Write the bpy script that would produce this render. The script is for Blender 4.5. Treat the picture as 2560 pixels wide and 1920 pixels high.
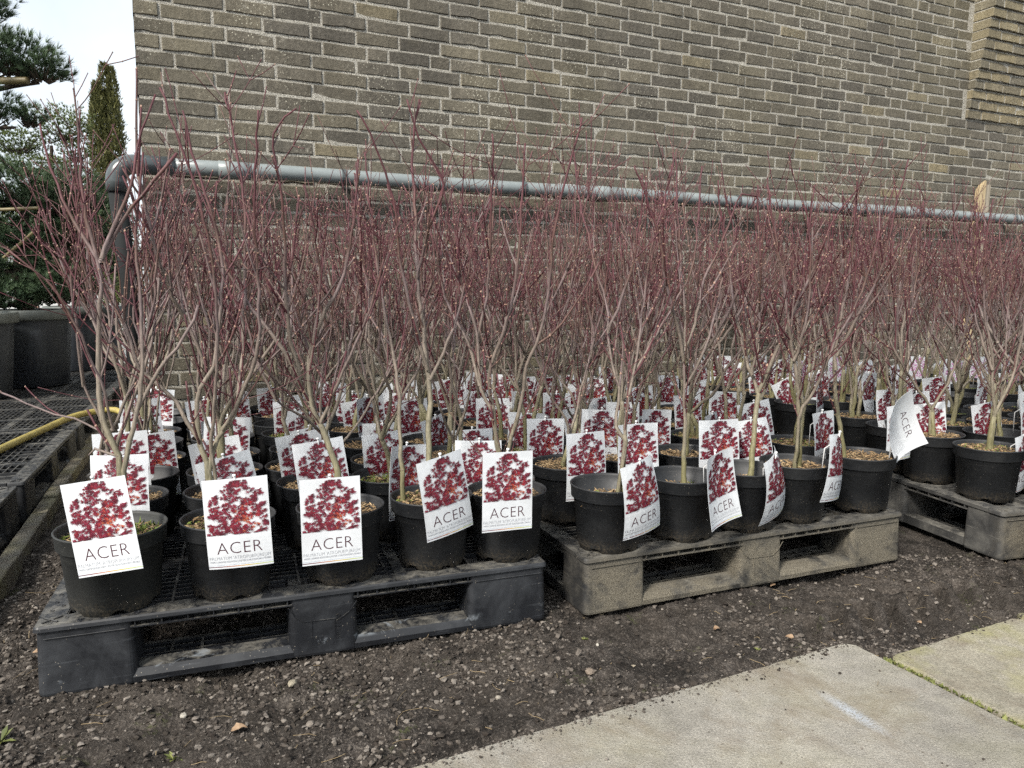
import bpy, bmesh, math, random
import numpy as np
from mathutils import Vector, Matrix

R = math.radians
for o in list(bpy.data.objects):
    bpy.data.objects.remove(o, do_unlink=True)
SC = bpy.context.scene
COL = SC.collection

# ---------------------------------------------------------------- camera
cam_d = bpy.data.cameras.new('camera')
cam_d.sensor_width = 36.0
cam_d.lens = 26.58
cam_d.clip_start = 0.02
cam_d.clip_end = 1000.0
cam = bpy.data.objects.new('camera', cam_d)
COL.objects.link(cam)
cam.location = (0, 0, 0.89)
cam.rotation_euler = (R(90 - 7.237), 0, 0)
SC.camera = cam
SC.render.resolution_x = 1024
SC.render.resolution_y = 768
SC.cycles.use_denoising = False
SC.cycles.use_adaptive_sampling = True
SC.cycles.adaptive_threshold = 0.03
SC.cycles.max_bounces = 5
SC.cycles.diffuse_bounces = 3
SC.cycles.glossy_bounces = 2
SC.cycles.transmission_bounces = 1

# ---------------------------------------------------------------- sky and sun
SUN_EL, SUN_AZ = 42.0, 212.0        # azimuth clockwise from +Y, the sun stands behind the viewer to the left
wd = bpy.data.worlds.new('World')
SC.world = wd
wd.use_nodes = True
nt = wd.node_tree
nt.nodes.clear()
w_out = nt.nodes.new('ShaderNodeOutputWorld')
w_bg = nt.nodes.new('ShaderNodeBackground')
w_sky = nt.nodes.new('ShaderNodeTexSky')
w_sky.sky_type = 'NISHITA'
w_sky.sun_disc = False
w_sky.sun_elevation = R(SUN_EL)
w_sky.sun_rotation = R(SUN_AZ)
w_sky.air_density = 1.0
w_sky.dust_density = 2.0
w_tc = nt.nodes.new('ShaderNodeTexCoord')
w_n = nt.nodes.new('ShaderNodeTexNoise')
w_n.inputs['Scale'].default_value = 2.2
w_n.inputs['Detail'].default_value = 6
w_n.inputs['Roughness'].default_value = 0.55
w_r = nt.nodes.new('ShaderNodeValToRGB')
w_r.color_ramp.elements[0].position = 0.30
w_r.color_ramp.elements[0].color = (0.5, 0.5, 0.5, 1)
w_r.color_ramp.elements[1].position = 0.62
w_r.color_ramp.elements[1].color = (1, 1, 1, 1)
w_m = nt.nodes.new('ShaderNodeMixRGB')
w_m.inputs[2].default_value = (5.1, 5.45, 5.7, 1)      # cloud layer, in the sky's own units
nt.links.new(w_tc.outputs['Generated'], w_n.inputs['Vector'])
nt.links.new(w_n.outputs['Fac'], w_r.inputs['Fac'])
nt.links.new(w_r.outputs['Color'], w_m.inputs[0])
nt.links.new(w_sky.outputs['Color'], w_m.inputs[1])
nt.links.new(w_m.outputs['Color'], w_bg.inputs['Color'])
w_bg.inputs['Strength'].default_value = 0.1
nt.links.new(w_bg.outputs['Background'], w_out.inputs['Surface'])

sun_d = bpy.data.lights.new('sun', 'SUN')
sun_d.energy = 3.1
sun_d.angle = R(12)
sun_d.color = (1.0, 0.94, 0.85)
sun = bpy.data.objects.new('sun', sun_d)
COL.objects.link(sun)
_az, _el = R(SUN_AZ), R(SUN_EL)
to_sun = Vector((math.sin(_az) * math.cos(_el), math.cos(_az) * math.cos(_el), math.sin(_el)))
sun.rotation_euler = (-to_sun).to_track_quat('-Z', 'Y').to_euler()

SC.view_settings.view_transform = 'Standard'
SC.view_settings.look = 'None'
SC.view_settings.exposure = 1.1
SC.view_settings.gamma = 1.0
SC.view_settings.use_curve_mapping = False

# ---------------------------------------------------------------- helpers
def link(o, parent=None):
    COL.objects.link(o)
    if parent is not None:
        o.parent = parent
    return o

def tag(o, label=None, cat=None, group=None, kind=None):
    if label: o['label'] = label
    if cat: o['category'] = cat
    if group: o['group'] = group
    if kind: o['kind'] = kind
    return o

def empty(name, loc, rot=(0, 0, 0)):
    o = bpy.data.objects.new(name, None)
    o.empty_display_size = 0.05
    o.location = loc
    o.rotation_euler = rot
    return link(o)

def mesh(name, verts, faces, mats, midx=None, smooth=False, attrs=None, cols=None):
    me = bpy.data.meshes.new(name)
    me.from_pydata([tuple(v) for v in verts], [], faces)
    for m in (mats if isinstance(mats, (list, tuple)) else [mats]):
        me.materials.append(m)
    if midx is not None:
        me.polygons.foreach_set('material_index', midx)
    if smooth:
        me.polygons.foreach_set('use_smooth', [True] * len(me.polygons))
    if attrs:
        for k, vals in attrs.items():
            a = me.attributes.new(k, 'FLOAT', 'POINT')
            a.data.foreach_set('value', np.asarray(vals, dtype=np.float32))
    if cols is not None:
        a = me.attributes.new('Col', 'FLOAT_COLOR', 'POINT')
        a.data.foreach_set('color', np.asarray(cols, dtype=np.float32).ravel())
    me.update()
    return me

def obj(name, me, parent=None, loc=None, rot=None):
    o = bpy.data.objects.new(name, me)
    if loc is not None: o.location = loc
    if rot is not None: o.rotation_euler = rot
    return link(o, parent)

class MB:
    """collects simple solids into one mesh"""
    def __init__(s):
        s.v, s.f, s.c = [], [], []
    def add(s, vs, fs, col=None):
        b = len(s.v)
        s.v += [tuple(v) for v in vs]
        s.f += [tuple(i + b for i in f) for f in fs]
        if col is not None:
            s.c += [col] * len(vs)
    def box(s, x0, x1, y0, y1, z0, z1):
        s.add([(x0, y0, z0), (x1, y0, z0), (x1, y1, z0), (x0, y1, z0), (x0, y0, z1), (x1, y0, z1), (x1, y1, z1), (x0, y1, z1)],
              [(3, 2, 1, 0), (4, 5, 6, 7), (0, 1, 5, 4), (1, 2, 6, 5), (2, 3, 7, 6), (3, 0, 4, 7)])
    def rbox(s, x0, x1, y0, y1, z0, z1, r=0.01, taper=0.0, n=4):
        rings = []
        for z, t in ((z0, 0.0), (z0 + (z1 - z0) * 0.04, -0.0015), (z1 - 0.004, taper), (z1, taper + 0.003)):
            ring = []
            for cx, cy, a0 in ((x1 - r, y1 - r, 0), (x0 + r, y1 - r, 90), (x0 + r, y0 + r, 180), (x1 - r, y0 + r, 270)):
                for k in range(n + 1):
                    a = R(a0 + 90 * k / n)
                    ring.append((cx + (r - t) * math.cos(a), cy + (r - t) * math.sin(a), z))
            rings.append(ring)
        m = len(rings[0])
        vs = [p for ring in rings for p in ring]
        fs = []
        for i in range(len(rings) - 1):
            for k in range(m):
                k2 = (k + 1) % m
                fs.append((i * m + k, i * m + k2, (i + 1) * m + k2, (i + 1) * m + k))
        fs.append(tuple(range(m - 1, -1, -1)))
        fs.append(tuple((len(rings) - 1) * m + k for k in range(m)))
        s.add(vs, fs)
    def lathe(s, prof, n=32, cx=0, cy=0, wob=None):
        b = len(s.v)
        for (r, z) in prof:
            for k in range(n):
                a = 2 * math.pi * k / n
                s.v.append((cx + r * math.cos(a), cy + r * math.sin(a), z))
        for i in range(len(prof) - 1):
            for k in range(n):
                k2 = (k + 1) % n
                s.f.append((b + i * n + k, b + i * n + k2, b + (i + 1) * n + k2, b + (i + 1) * n + k))
    def tube(s, pts, rad, n=8, caps=True, col=None):
        b = len(s.v)
        up = Vector((0.13, 0.21, 0.97)).normalized()
        P = [Vector(p) for p in pts]
        x = None
        for i, p in enumerate(P):
            d = (P[min(i + 1, len(P) - 1)] - P[max(i - 1, 0)])
            if d.length < 1e-9: d = Vector((0, 0, 1))
            d.normalize()
            if x is None:
                x = d.orthogonal().normalized()
            x = (x - d * x.dot(d))
            if x.length < 1e-6: x = d.orthogonal()
            x.normalize()
            y = d.cross(x)
            r = rad[i] if hasattr(rad, '__len__') else rad
            for k in range(n):
                a = 2 * math.pi * k / n
                s.v.append(tuple(p + x * (r * math.cos(a)) + y * (r * math.sin(a))))
        for i in range(len(P) - 1):
            for k in range(n):
                k2 = (k + 1) % n
                s.f.append((b + i * n + k, b + i * n + k2, b + (i + 1) * n + k2, b + (i + 1) * n + k))
        if caps:
            s.f.append(tuple(b + k for k in range(n - 1, -1, -1)))
            s.f.append(tuple(b + (len(P) - 1) * n + k for k in range(n)))
        if col is not None:
            s.c += [col] * (len(P) * n)
    def mesh(s, name, mats, smooth=False):
        return mesh(name, s.v, s.f, mats, smooth=smooth, cols=s.c if s.c else None)

# ---------------------------------------------------------------- node material helper
class NM:
    def __init__(s, name):
        s.m = bpy.data.materials.new(name)
        s.m.use_nodes = True
        s.t = s.m.node_tree
        s.b = s.t.nodes['Principled BSDF']
        s.out = s.t.nodes['Material Output']
    def n(s, kind, **kw):
        x = s.t.nodes.new(kind)
        for k, v in kw.items():
            if k in x.inputs: x.inputs[k].default_value = v
            else: setattr(x, k, v)
        return x
    def l(s, a, b): s.t.links.new(a, b)
    def coord(s, which='Object'):
        return s.n('ShaderNodeTexCoord').outputs[which]
    def pos(s):
        return s.n('ShaderNodeNewGeometry').outputs['Position']
    def noise(s, vec, scale, detail=4, rough=0.6, dist=0.0):
        x = s.n('ShaderNodeTexNoise')
        x.inputs['Scale'].default_value = scale
        x.inputs['Detail'].default_value = detail
        x.inputs['Roughness'].default_value = rough
        x.inputs['Distortion'].default_value = dist
        if vec is not None: s.l(vec, x.inputs['Vector'])
        return x.outputs['Fac']
    def ramp(s, fac, stops, interp='LINEAR'):
        x = s.n('ShaderNodeValToRGB')
        e = x.color_ramp.elements
        x.color_ramp.interpolation = interp
        while len(e) < len(stops): e.new(0.5)
        for i, (p, c) in enumerate(stops):
            e[i].position = p
            if not hasattr(c, '__len__'): c = (c, c, c)
            e[i].color = (*c, 1)
        s.l(fac, x.inputs['Fac'])
        return x.outputs['Color']
    def mix(s, fac, a, b, mode='MIX'):
        x = s.n('ShaderNodeMixRGB', blend_type=mode)
        for sock, v in ((x.inputs[0], fac), (x.inputs[1], a), (x.inputs[2], b)):
            if isinstance(v, bpy.types.NodeSocket): s.l(v, sock)
            elif hasattr(v, '__len__'): sock.default_value = (*v, 1)
            elif sock.type == 'RGBA': sock.default_value = (v, v, v, 1)
            else: sock.default_value = v
        return x.outputs[0]
    def math(s, op, a, b=0.0):
        x = s.n('ShaderNodeMath', operation=op)
        for sock, v in ((x.inputs[0], a), (x.inputs[1], b)):
            if isinstance(v, bpy.types.NodeSocket): s.l(v, sock)
            else: sock.default_value = v
        return x.outputs[0]
    def attr(s, name, out='Fac'):
        x = s.n('ShaderNodeAttribute', attribute_name=name)
        return x.outputs[out]
    def bump(s, h, dist=0.002, strength=1.0):
        x = s.n('ShaderNodeBump')
        x.inputs['Distance'].default_value = dist
        x.inputs['Strength'].default_value = strength
        s.l(h, x.inputs['Height'])
        s.l(x.outputs['Normal'], s.b.inputs['Normal'])
    def color(s, c):
        if isinstance(c, bpy.types.NodeSocket): s.l(c, s.b.inputs['Base Color'])
        else: s.b.inputs['Base Color'].default_value = (*c, 1)
    def rough(s, v, spec=None):
        if isinstance(v, bpy.types.NodeSocket): s.l(v, s.b.inputs['Roughness'])
        else: s.b.inputs['Roughness'].default_value = v
        if spec is not None: s.b.inputs['Specular IOR Level'].default_value = spec

M = {}
def simple(name, c, rough=0.6, spec=0.5):
    k = NM(name); k.color(c); k.rough(rough, spec); M[name] = k.m; return k

# soil
k = NM('soil'); p = k.pos()
big = k.noise(p, 2.2, 5, 0.6); mid = k.noise(p, 22, 6, 0.65); fine = k.noise(p, 160, 5, 0.7)
c = k.ramp(mid, [(0.32, (0.014, 0.012, 0.0105)), (0.52, (0.045, 0.039, 0.035)), (0.70, (0.128, 0.113, 0.101))])
c2 = k.ramp(fine, [(0.38, (0.012, 0.010, 0.008)), (0.52, (0.058, 0.049, 0.042)), (0.64, (0.25, 0.22, 0.19))])
c = k.mix(0.5, c, c2)
dry = k.ramp(big, [(0.44, 0.0), (0.60, 1.0)])
c = k.mix(0.85, c, k.ramp(k.noise(p, 5.5, 4, 0.6), [(0.36, 0.5), (0.62, 1.25)]), 'MULTIPLY')
c = k.mix(k.math('MULTIPLY', dry, 0.30), c, (0.10, 0.085, 0.071))
moss = k.math('MULTIPLY', k.ramp(k.noise(p, 7, 4, 0.6), [(0.60, 0.0), (0.70, 1.0)]), k.ramp(k.noise(p, 90, 3, 0.6), [(0.5, 0.0), (0.6, 0.55)]))
c = k.mix(moss, c, (0.10, 0.12, 0.035))
k.color(c); k.rough(0.95, 0.2)
k.bump(k.math('ADD', fine, k.math('MULTIPLY', mid, 1.5)), 0.012, 1.0); M['soil'] = k.m

# clods / stones coloured per piece
k = NM('clods'); p = k.pos(); a = k.attr('Col', 'Color')
f1 = k.noise(p, 300, 4, 0.7)
c = k.mix(0.65, a, k.ramp(f1, [(0.3, 0.35), (0.7, 1.4)]), 'MULTIPLY')
k.color(c); k.rough(0.95, 0.2); k.bump(f1, 0.002, 0.8); M['clods'] = k.m

# pale far yard
k = NM('yard'); p = k.pos()
k.color(k.ramp(k.noise(p, 1.5, 5), [(0.3, (0.30, 0.30, 0.29)), (0.7, (0.42, 0.41, 0.39))])); k.rough(0.9); M['yard'] = k.m

# concrete slab
def concrete(name, tint, mossy, smear=None):
    k = NM(name); p = k.pos()
    a = k.noise(p, 2.6, 5, 0.6); g = k.noise(p, 230, 3, 0.7); h = k.noise(p, 700, 2, 0.6); md = k.noise(p, 26, 5, 0.65)
    c = k.ramp(a, [(0.30, tuple(x * 0.75 for x in tint)), (0.7, tuple(x * 1.12 for x in tint))])
    c = k.mix(0.75, c, k.ramp(g, [(0.30, 0.45), (0.45, 0.9), (0.58, 1.08), (0.70, 1.6)]), 'MULTIPLY')
    c = k.mix(0.55, c, k.ramp(h, [(0.32, 0.45), (0.5, 1.0), (0.68, 1.6)]), 'MULTIPLY')
    c = k.mix(0.7, c, k.ramp(md, [(0.3, 0.72), (0.6, 1.08)]), 'MULTIPLY')
    stain = k.ramp(k.noise(p, 5.0, 6, 0.72, 0.6), [(0.48, 0.0), (0.66, 0.7)])
    c = k.mix(stain, c, (0.17, 0.14, 0.105))
    gm = k.math('MULTIPLY', k.ramp(k.noise(p, 4.2, 5, 0.65), [(0.44, 0.0), (0.66, 1.0)]), mossy)
    c = k.mix(gm, c, (0.235, 0.225, 0.085))
    # dirt smudges
    sp = k.ramp(k.noise(p, 42, 4, 0.62, 0.3), [(0.68, 0.0), (0.73, 0.85)])
    c = k.mix(sp, c, (0.07, 0.055, 0.042))
    if smear:
        cx, cy, ang, lx, ly = smear
        mp = k.n('ShaderNodeMapping'); mp.vector_type = 'TEXTURE'
        k.l(p, mp.inputs['Vector'])
        mp.inputs['Location'].default_value = (cx, cy, 0)
        mp.inputs['Rotation'].default_value = (0, 0, ang)
        mp.inputs['Scale'].default_value = (lx, ly, 10)
        ln = k.n('ShaderNodeVectorMath', operation='LENGTH'); k.l(mp.outputs['Vector'], ln.inputs[0])
        fac = k.ramp(ln.outputs['Value'], [(0.1, 1.0), (1.0, 0.0)])
        fac = k.math('MULTIPLY', fac, k.ramp(g, [(0.36, 0.0), (0.56, 1.0)]))
        c = k.mix(k.math('MULTIPLY', fac, 0.75), c, (0.40, 0.45, 0.52))
    k.color(c); k.rough(0.92, 0.25)
    k.bump(k.math('ADD', g, k.math('MULTIPLY', md, 0.8)), 0.0036, 1.0)
    M[name] = k.m
concrete('concrete_grey', (0.285, 0.268, 0.235), 0.14, (0.698, 1.455, R(-66.5), 0.105, 0.022))
concrete('concrete_mossy', (0.275, 0.255, 0.205), 0.75)
concrete('concrete_kerb', (0.20, 0.185, 0.155), 0.5)

# brick and mortar
k = NM('brick'); p = k.pos(); tone = k.attr('tone')
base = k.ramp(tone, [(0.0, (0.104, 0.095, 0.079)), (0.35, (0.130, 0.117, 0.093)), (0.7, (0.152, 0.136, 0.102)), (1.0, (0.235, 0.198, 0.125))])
g = k.noise(p, 55, 5, 0.7); st = k.noise(p, 420, 3, 0.7)
c = k.mix(0.8, base, k.ramp(g, [(0.28, 0.55), (0.55, 1.0), (0.75, 1.5)]), 'MULTIPLY')
c = k.mix(0.6, c, k.ramp(st, [(0.3, 0.65), (0.7, 1.35)]), 'MULTIPLY')
stre = k.n('ShaderNodeMapping'); k.l(p, stre.inputs['Vector']); stre.inputs['Scale'].default_value = (90, 90, 9)
c = k.mix(0.35, c, k.ramp(k.noise(stre.outputs['Vector'], 1.0, 3, 0.6), [(0.3, 0.7), (0.7, 1.3)]), 'MULTIPLY')
# lichen: olive film and pale specks
ol = k.ramp(k.noise(p, 1.1, 5, 0.6), [(0.46, 0.0), (0.70, 0.4)])
c = k.mix(ol, c, (0.170, 0.152, 0.100))
vo = k.n('ShaderNodeTexVoronoi'); vo.inputs['Scale'].default_value = 75; k.l(p, vo.inputs['Vector'])
spk = k.math('MULTIPLY', k.ramp(vo.outputs['Distance'], [(0.16, 1.0), (0.26, 0.0)]), k.ramp(k.noise(p, 3.0, 4, 0.7), [(0.50, 0.0), (0.62, 0.9)]))
c = k.mix(spk, c, (0.50, 0.48, 0.39))
wh = k.ramp(k.noise(p, 13, 5, 0.75, 0.4), [(0.63, 0.0), (0.76, 0.5)])
c = k.mix(wh, c, (0.42, 0.40, 0.34))
stv = k.n('ShaderNodeMapping'); k.l(p, stv.inputs['Vector']); stv.inputs['Scale'].default_value = (5, 5, 0.7)
c = k.mix(0.8, c, k.ramp(k.noise(stv.outputs['Vector'], 1.0, 5, 0.65), [(0.30, 0.74), (0.5, 1.0), (0.72, 1.28)]), 'MULTIPLY')
gr_ = k.noise(p, 210, 4, 0.75)
c = k.mix(k.ramp(gr_, [(0.60, 0.0), (0.70, 0.45)]), c, (0.34, 0.32, 0.27))
k.color(c); k.rough(0.9, 0.25); k.bump(k.math('ADD', st, k.math('MULTIPLY', g, 2.0)), 0.003, 0.9); M['brick'] = k.m

k = NM('mortar'); p = k.pos()
g = k.noise(p, 190, 4, 0.75); b2 = k.noise(p, 3, 4)
c = k.ramp(g, [(0.32, (0.07, 0.065, 0.055)), (0.46, (0.32, 0.305, 0.265)), (0.66, (0.64, 0.615, 0.55))])
c = k.mix(0.6, c, k.ramp(b2, [(0.3, 0.75), (0.7, 1.1)]), 'MULTIPLY')
k.color(c); k.rough(0.95, 0.2); k.bump(g, 0.006, 1.0); M['mortar'] = k.m

# plastics
def plastic(name, base, dust, dustc, rough=0.45, mud=None, dscale=9.0, foot=0.0, top=0.0):
    k = NM(name); o = k.coord('Object'); p = k.pos()
    a = k.noise(p, dscale, 6, 0.7, 0.3); f = k.noise(p, 260, 3, 0.7)
    st = k.n('ShaderNodeMapping'); k.l(o, st.inputs['Vector']); st.inputs['Scale'].default_value = (7, 7, 120)
    sc = k.noise(st.outputs['Vector'], 1.0, 4, 0.6)
    d = k.math('MULTIPLY', k.ramp(a, [(0.46, 0.0), (0.74, 1.0)]), dust)
    c = k.mix(d, base, dustc)
    c = k.mix(k.math('MULTIPLY', k.ramp(sc, [(0.60, 0.0), (0.70, 1.0)]), dust * 0.9), c, dustc)
    sp = k.n('ShaderNodeTexVoronoi'); sp.inputs['Scale'].default_value = 130; k.l(p, sp.inputs['Vector'])
    spk = k.math('MULTIPLY', k.ramp(sp.outputs['Distance'], [(0.09, 1.0), (0.15, 0.0)]), k.ramp(k.noise(p, 17, 3, 0.6), [(0.52, 0.0), (0.6, 0.75)]))
    c = k.mix(spk, c, (0.30, 0.27, 0.22))
    if top:
        gz = k.n('ShaderNodeSeparateXYZ'); k.l(k.n('ShaderNodeNewGeometry').outputs['True Normal'], gz.inputs[0])
        tm = k.math('MULTIPLY', k.ramp(gz.outputs['Z'], [(0.6, 0.0), (0.95, 1.0)]), k.ramp(k.noise(p, 21, 6, 0.75, 0.5), [(0.42, 0.0), (0.68, top)]))
        c = k.mix(tm, c, (0.20, 0.19, 0.165))
    if foot:
        oz = k.n('ShaderNodeSeparateXYZ'); k.l(o, oz.inputs[0])
        fz = k.math('ADD', oz.outputs['Z'], k.math('MULTIPLY', k.math('SUBTRACT', k.noise(p, 24, 5, 0.7), 0.5), 0.07))
        fm = k.math('MULTIPLY', k.ramp(fz, [(0.0, 1.0), (0.045, 0.0)]), k.ramp(k.noise(p, 160, 4, 0.7), [(0.42, 0.0), (0.62, foot)]))
        c = k.mix(fm, c, (0.22, 0.175, 0.115))
        sm = k.n('ShaderNodeMapping'); k.l(o, sm.inputs['Vector']); sm.inputs['Scale'].default_value = (14, 14, 260)
        c = k.mix(k.ramp(k.noise(sm.outputs['Vector'], 1.0, 3, 0.5), [(0.70, 0.0), (0.76, 0.22)]), c, (0.13, 0.13, 0.13))
    if top and not mud:
        zz = k.n('ShaderNodeSeparateXYZ'); k.l(o, zz.inputs[0])
        band = k.math('MULTIPLY', k.ramp(zz.outputs['Z'], [(0.024, 0.0), (0.030, 1.0)]), k.ramp(zz.outputs['Z'], [(0.034, 1.0), (0.045, 0.0)]))
        c = k.mix(k.math('MULTIPLY', band, k.ramp(k.noise(p, 11, 5, 0.7, 0.8), [(0.57, 0.0), (0.64, 0.5)])), c, (0.26, 0.29, 0.32))
    r = k.ramp(a, [(0.3, rough), (0.7, min(1, rough + 0.3))])
    if mud:
        sx = k.n('ShaderNodeSeparateXYZ'); k.l(o, sx.inputs[0])
        n1 = k.noise(p, 14, 5, 0.7)
        # splashed sand: thick on the faces that look out over the path, thinning along the flanks
        yy = k.math('ADD', sx.outputs['Y'], k.math('MULTIPLY', k.math('SUBTRACT', n1, 0.5), 0.16))
        m1 = k.ramp(yy, [(0.02, 1.0), (mud, 0.0)])
        gn = k.n('ShaderNodeSeparateXYZ'); k.l(k.n('ShaderNodeNewGeometry').outputs['True Normal'], gn.inputs[0])
        flat = k.math('MULTIPLY', k.ramp(gn.outputs['Z'], [(0.5, 0.0), (0.9, 1.0)]), k.ramp(sx.outputs['Z'], [(0.10, 0.0), (0.14, 1.0)]))
        m1 = k.math('MULTIPLY', m1, k.math('SUBTRACT', 1.0, k.math('MULTIPLY', flat, 0.8)))
        m1 = k.math('MULTIPLY', m1, k.ramp(k.noise(p, 9, 6, 0.7, 0.5), [(0.36, 0.12), (0.52, 1.0)]))
        m1 = k.math('MULTIPLY', m1, k.ramp(k.math('ADD', sx.outputs['Z'], k.math('MULTIPLY', k.math('SUBTRACT', n1, 0.5), 0.10)), [(0.105, 1.0), (0.155, 0.35)]))
        m1 = k.math('MULTIPLY', m1, k.ramp(k.math('ADD', sx.outputs['X'], k.math('MULTIPLY', k.math('SUBTRACT', n1, 0.5), 0.06)), [(0.0, 0.10), (0.03, 1.0)]))
        g = k.noise(p, 420, 3, 0.7)
        mc = k.ramp(g, [(0.34, (0.060, 0.052, 0.038)), (0.52, (0.150, 0.133, 0.100)), (0.70, (0.29, 0.262, 0.205))])
        c = k.mix(m1, c, mc)
        r = k.mix(m1, r, 0.97)
        k.bump(k.math('MULTIPLY', g, m1), 0.004, 0.9)
    else:
        k.bump(k.math('ADD', a, k.math('MULTIPLY', f, 0.15)), 0.0016, 0.35)
    k.color(c); k.l(r, k.b.inputs['Roughness'])
    M[name] = k.m
plastic('pallet_black', (0.0075, 0.0085, 0.011), 0.30, (0.085, 0.093, 0.105), 0.36, None, 6.0, 0.0, 0.8)
plastic('pallet_muddy', (0.012, 0.013, 0.015), 0.45, (0.12, 0.11, 0.09), 0.45, 0.17, 9.0, 0.0, 0.8)
plastic('pallet_grey', (0.030, 0.030, 0.030), 0.6, (0.15, 0.145, 0.13), 0.55, 0.05, 9.0, 0.0, 0.9)
plastic('pallet_old', (0.008, 0.009, 0.011), 0.35, (0.07, 0.075, 0.08), 0.45, None, 9.0, 0.0, 0.6)
plastic('pot_black', (0.013, 0.0145, 0.017), 0.16, (0.10, 0.10, 0.10), 0.42, None, 9.0, 0.45)
plastic('pot_dusty', (0.019, 0.021, 0.021), 0.25, (0.13, 0.13, 0.115), 0.5, None, 4.0, 0.45)
plastic('tub_plastic', (0.018, 0.022, 0.030), 0.25, (0.11, 0.125, 0.12), 0.5, None, 3.0)
plastic('tub_rim', (0.085, 0.095, 0.09), 0.5, (0.22, 0.24, 0.23), 0.5, None, 3.0)

# potting mix
k = NM('potting_mix'); p = k.pos(); a = k.attr('Col', 'Color')
f = k.noise(p, 260, 4, 0.7)
k.color(k.mix(0.6, a, k.ramp(f, [(0.3, 0.45), (0.7, 1.4)]), 'MULTIPLY')); k.rough(0.95, 0.2); k.bump(f, 0.002, 0.6); M['potting_mix'] = k.m

# bark: colour follows the age of the wood
k = NM('bark'); o = k.coord('Object'); age = k.attr('age')
base = k.ramp(age, [(0.0, (0.150, 0.140, 0.062)), (0.10, (0.185, 0.168, 0.112)), (0.30, (0.190, 0.160, 0.130)), (0.46, (0.165, 0.132, 0.112)), (0.58, (0.150, 0.112, 0.112)), (0.70, (0.105, 0.062, 0.050)), (0.82, (0.098, 0.036, 0.042)), (0.97, (0.066, 0.018, 0.024)), (1.0, (0.30, 0.19, 0.145))])
st = k.n('ShaderNodeMapping'); k.l(o, st.inputs['Vector']); st.inputs['Scale'].default_value = (260, 260, 26)
s1 = k.noise(st.outputs['Vector'], 1.0, 4, 0.7); s2 = k.noise(o, 14, 4, 0.6)
c = k.mix(0.8, base, k.ramp(s1, [(0.30, 0.5), (0.5, 0.95), (0.72, 1.6)]), 'MULTIPLY')
c = k.mix(0.7, c, k.ramp(s2, [(0.3, 0.7), (0.7, 1.3)]), 'MULTIPLY')
k.color(c); k.rough(0.62, 0.35); k.bump(s1, 0.001, 0.5); M['bark'] = k.m

# print
k = NM('card_white'); p = k.pos()
k.color(k.ramp(k.noise(p, 16, 5, 0.7), [(0.35, (0.53, 0.55, 0.575)), (0.6, (0.60, 0.625, 0.655))])); k.rough(k.ramp(k.noise(p, 25, 3), [(0.3, 0.28), (0.7, 0.5)]), 0.45); k.bump(k.noise(p, 14, 2), 0.0015, 0.5); M['card_white'] = k.m
k = NM('print_ink'); k.color(k.attr('Col', 'Color')); k.rough(0.42, 0.4); M['print_ink'] = k.m
simple('ink_dark', (0.055, 0.018, 0.028), 0.45)
simple('ink_grey', (0.24, 0.25, 0.28), 0.45)
simple('peg_plastic', (0.72, 0.73, 0.74), 0.35)

k = NM('pipe_grey'); p = k.pos()
k.color(k.ramp(k.noise(p, 6, 5, 0.65), [(0.3, (0.17, 0.195, 0.20)), (0.7, (0.235, 0.262, 0.262))])); k.rough(0.33, 0.5); M['pipe_grey'] = k.m
simple('pipe_dark', (0.065, 0.076, 0.080), 0.25)
simple('pipe_black', (0.016, 0.018, 0.019), 0.8, 0.2)
simple('sticker', (0.55, 0.58, 0.60), 0.5)
k = NM('raw_wood'); o = k.coord('Object')
mp = k.n('ShaderNodeMapping'); k.l(o, mp.inputs['Vector']); mp.inputs['Scale'].default_value = (60, 60, 3)
k.color(k.ramp(k.noise(mp.outputs['Vector'], 1, 5, 0.65), [(0.3, (0.30, 0.22, 0.12)), (0.7, (0.52, 0.42, 0.26))])); k.rough(0.8); M['raw_wood'] = k.m
k = NM('weathered_wood'); o = k.coord('Object')
mp = k.n('ShaderNodeMapping'); k.l(o, mp.inputs['Vector']); mp.inputs['Scale'].default_value = (60, 60, 3)
k.color(k.ramp(k.noise(mp.outputs['Vector'], 1, 5, 0.65), [(0.3, (0.20, 0.17, 0.125)), (0.7, (0.36, 0.315, 0.25))])); k.rough(0.85); M['weathered_wood'] = k.m
k = NM('hose_yellow'); p = k.pos()
c = k.ramp(k.noise(p, 12, 5, 0.65), [(0.3, (0.215, 0.17, 0.045)), (0.65, (0.36, 0.295, 0.085))])
c = k.mix(k.ramp(k.noise(p, 90, 3, 0.7), [(0.58, 0.0), (0.68, 0.7)]), c, (0.06, 0.05, 0.03))
k.color(c); k.rough(0.6); M['hose_yellow'] = k.m
k = NM('bamboo'); p = k.pos()
k.color(k.ramp(k.noise(p, 9, 4), [(0.3, (0.11, 0.09, 0.04)), (0.7, (0.20, 0.165, 0.085))])); k.rough(0.55); M['bamboo'] = k.m

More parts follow.
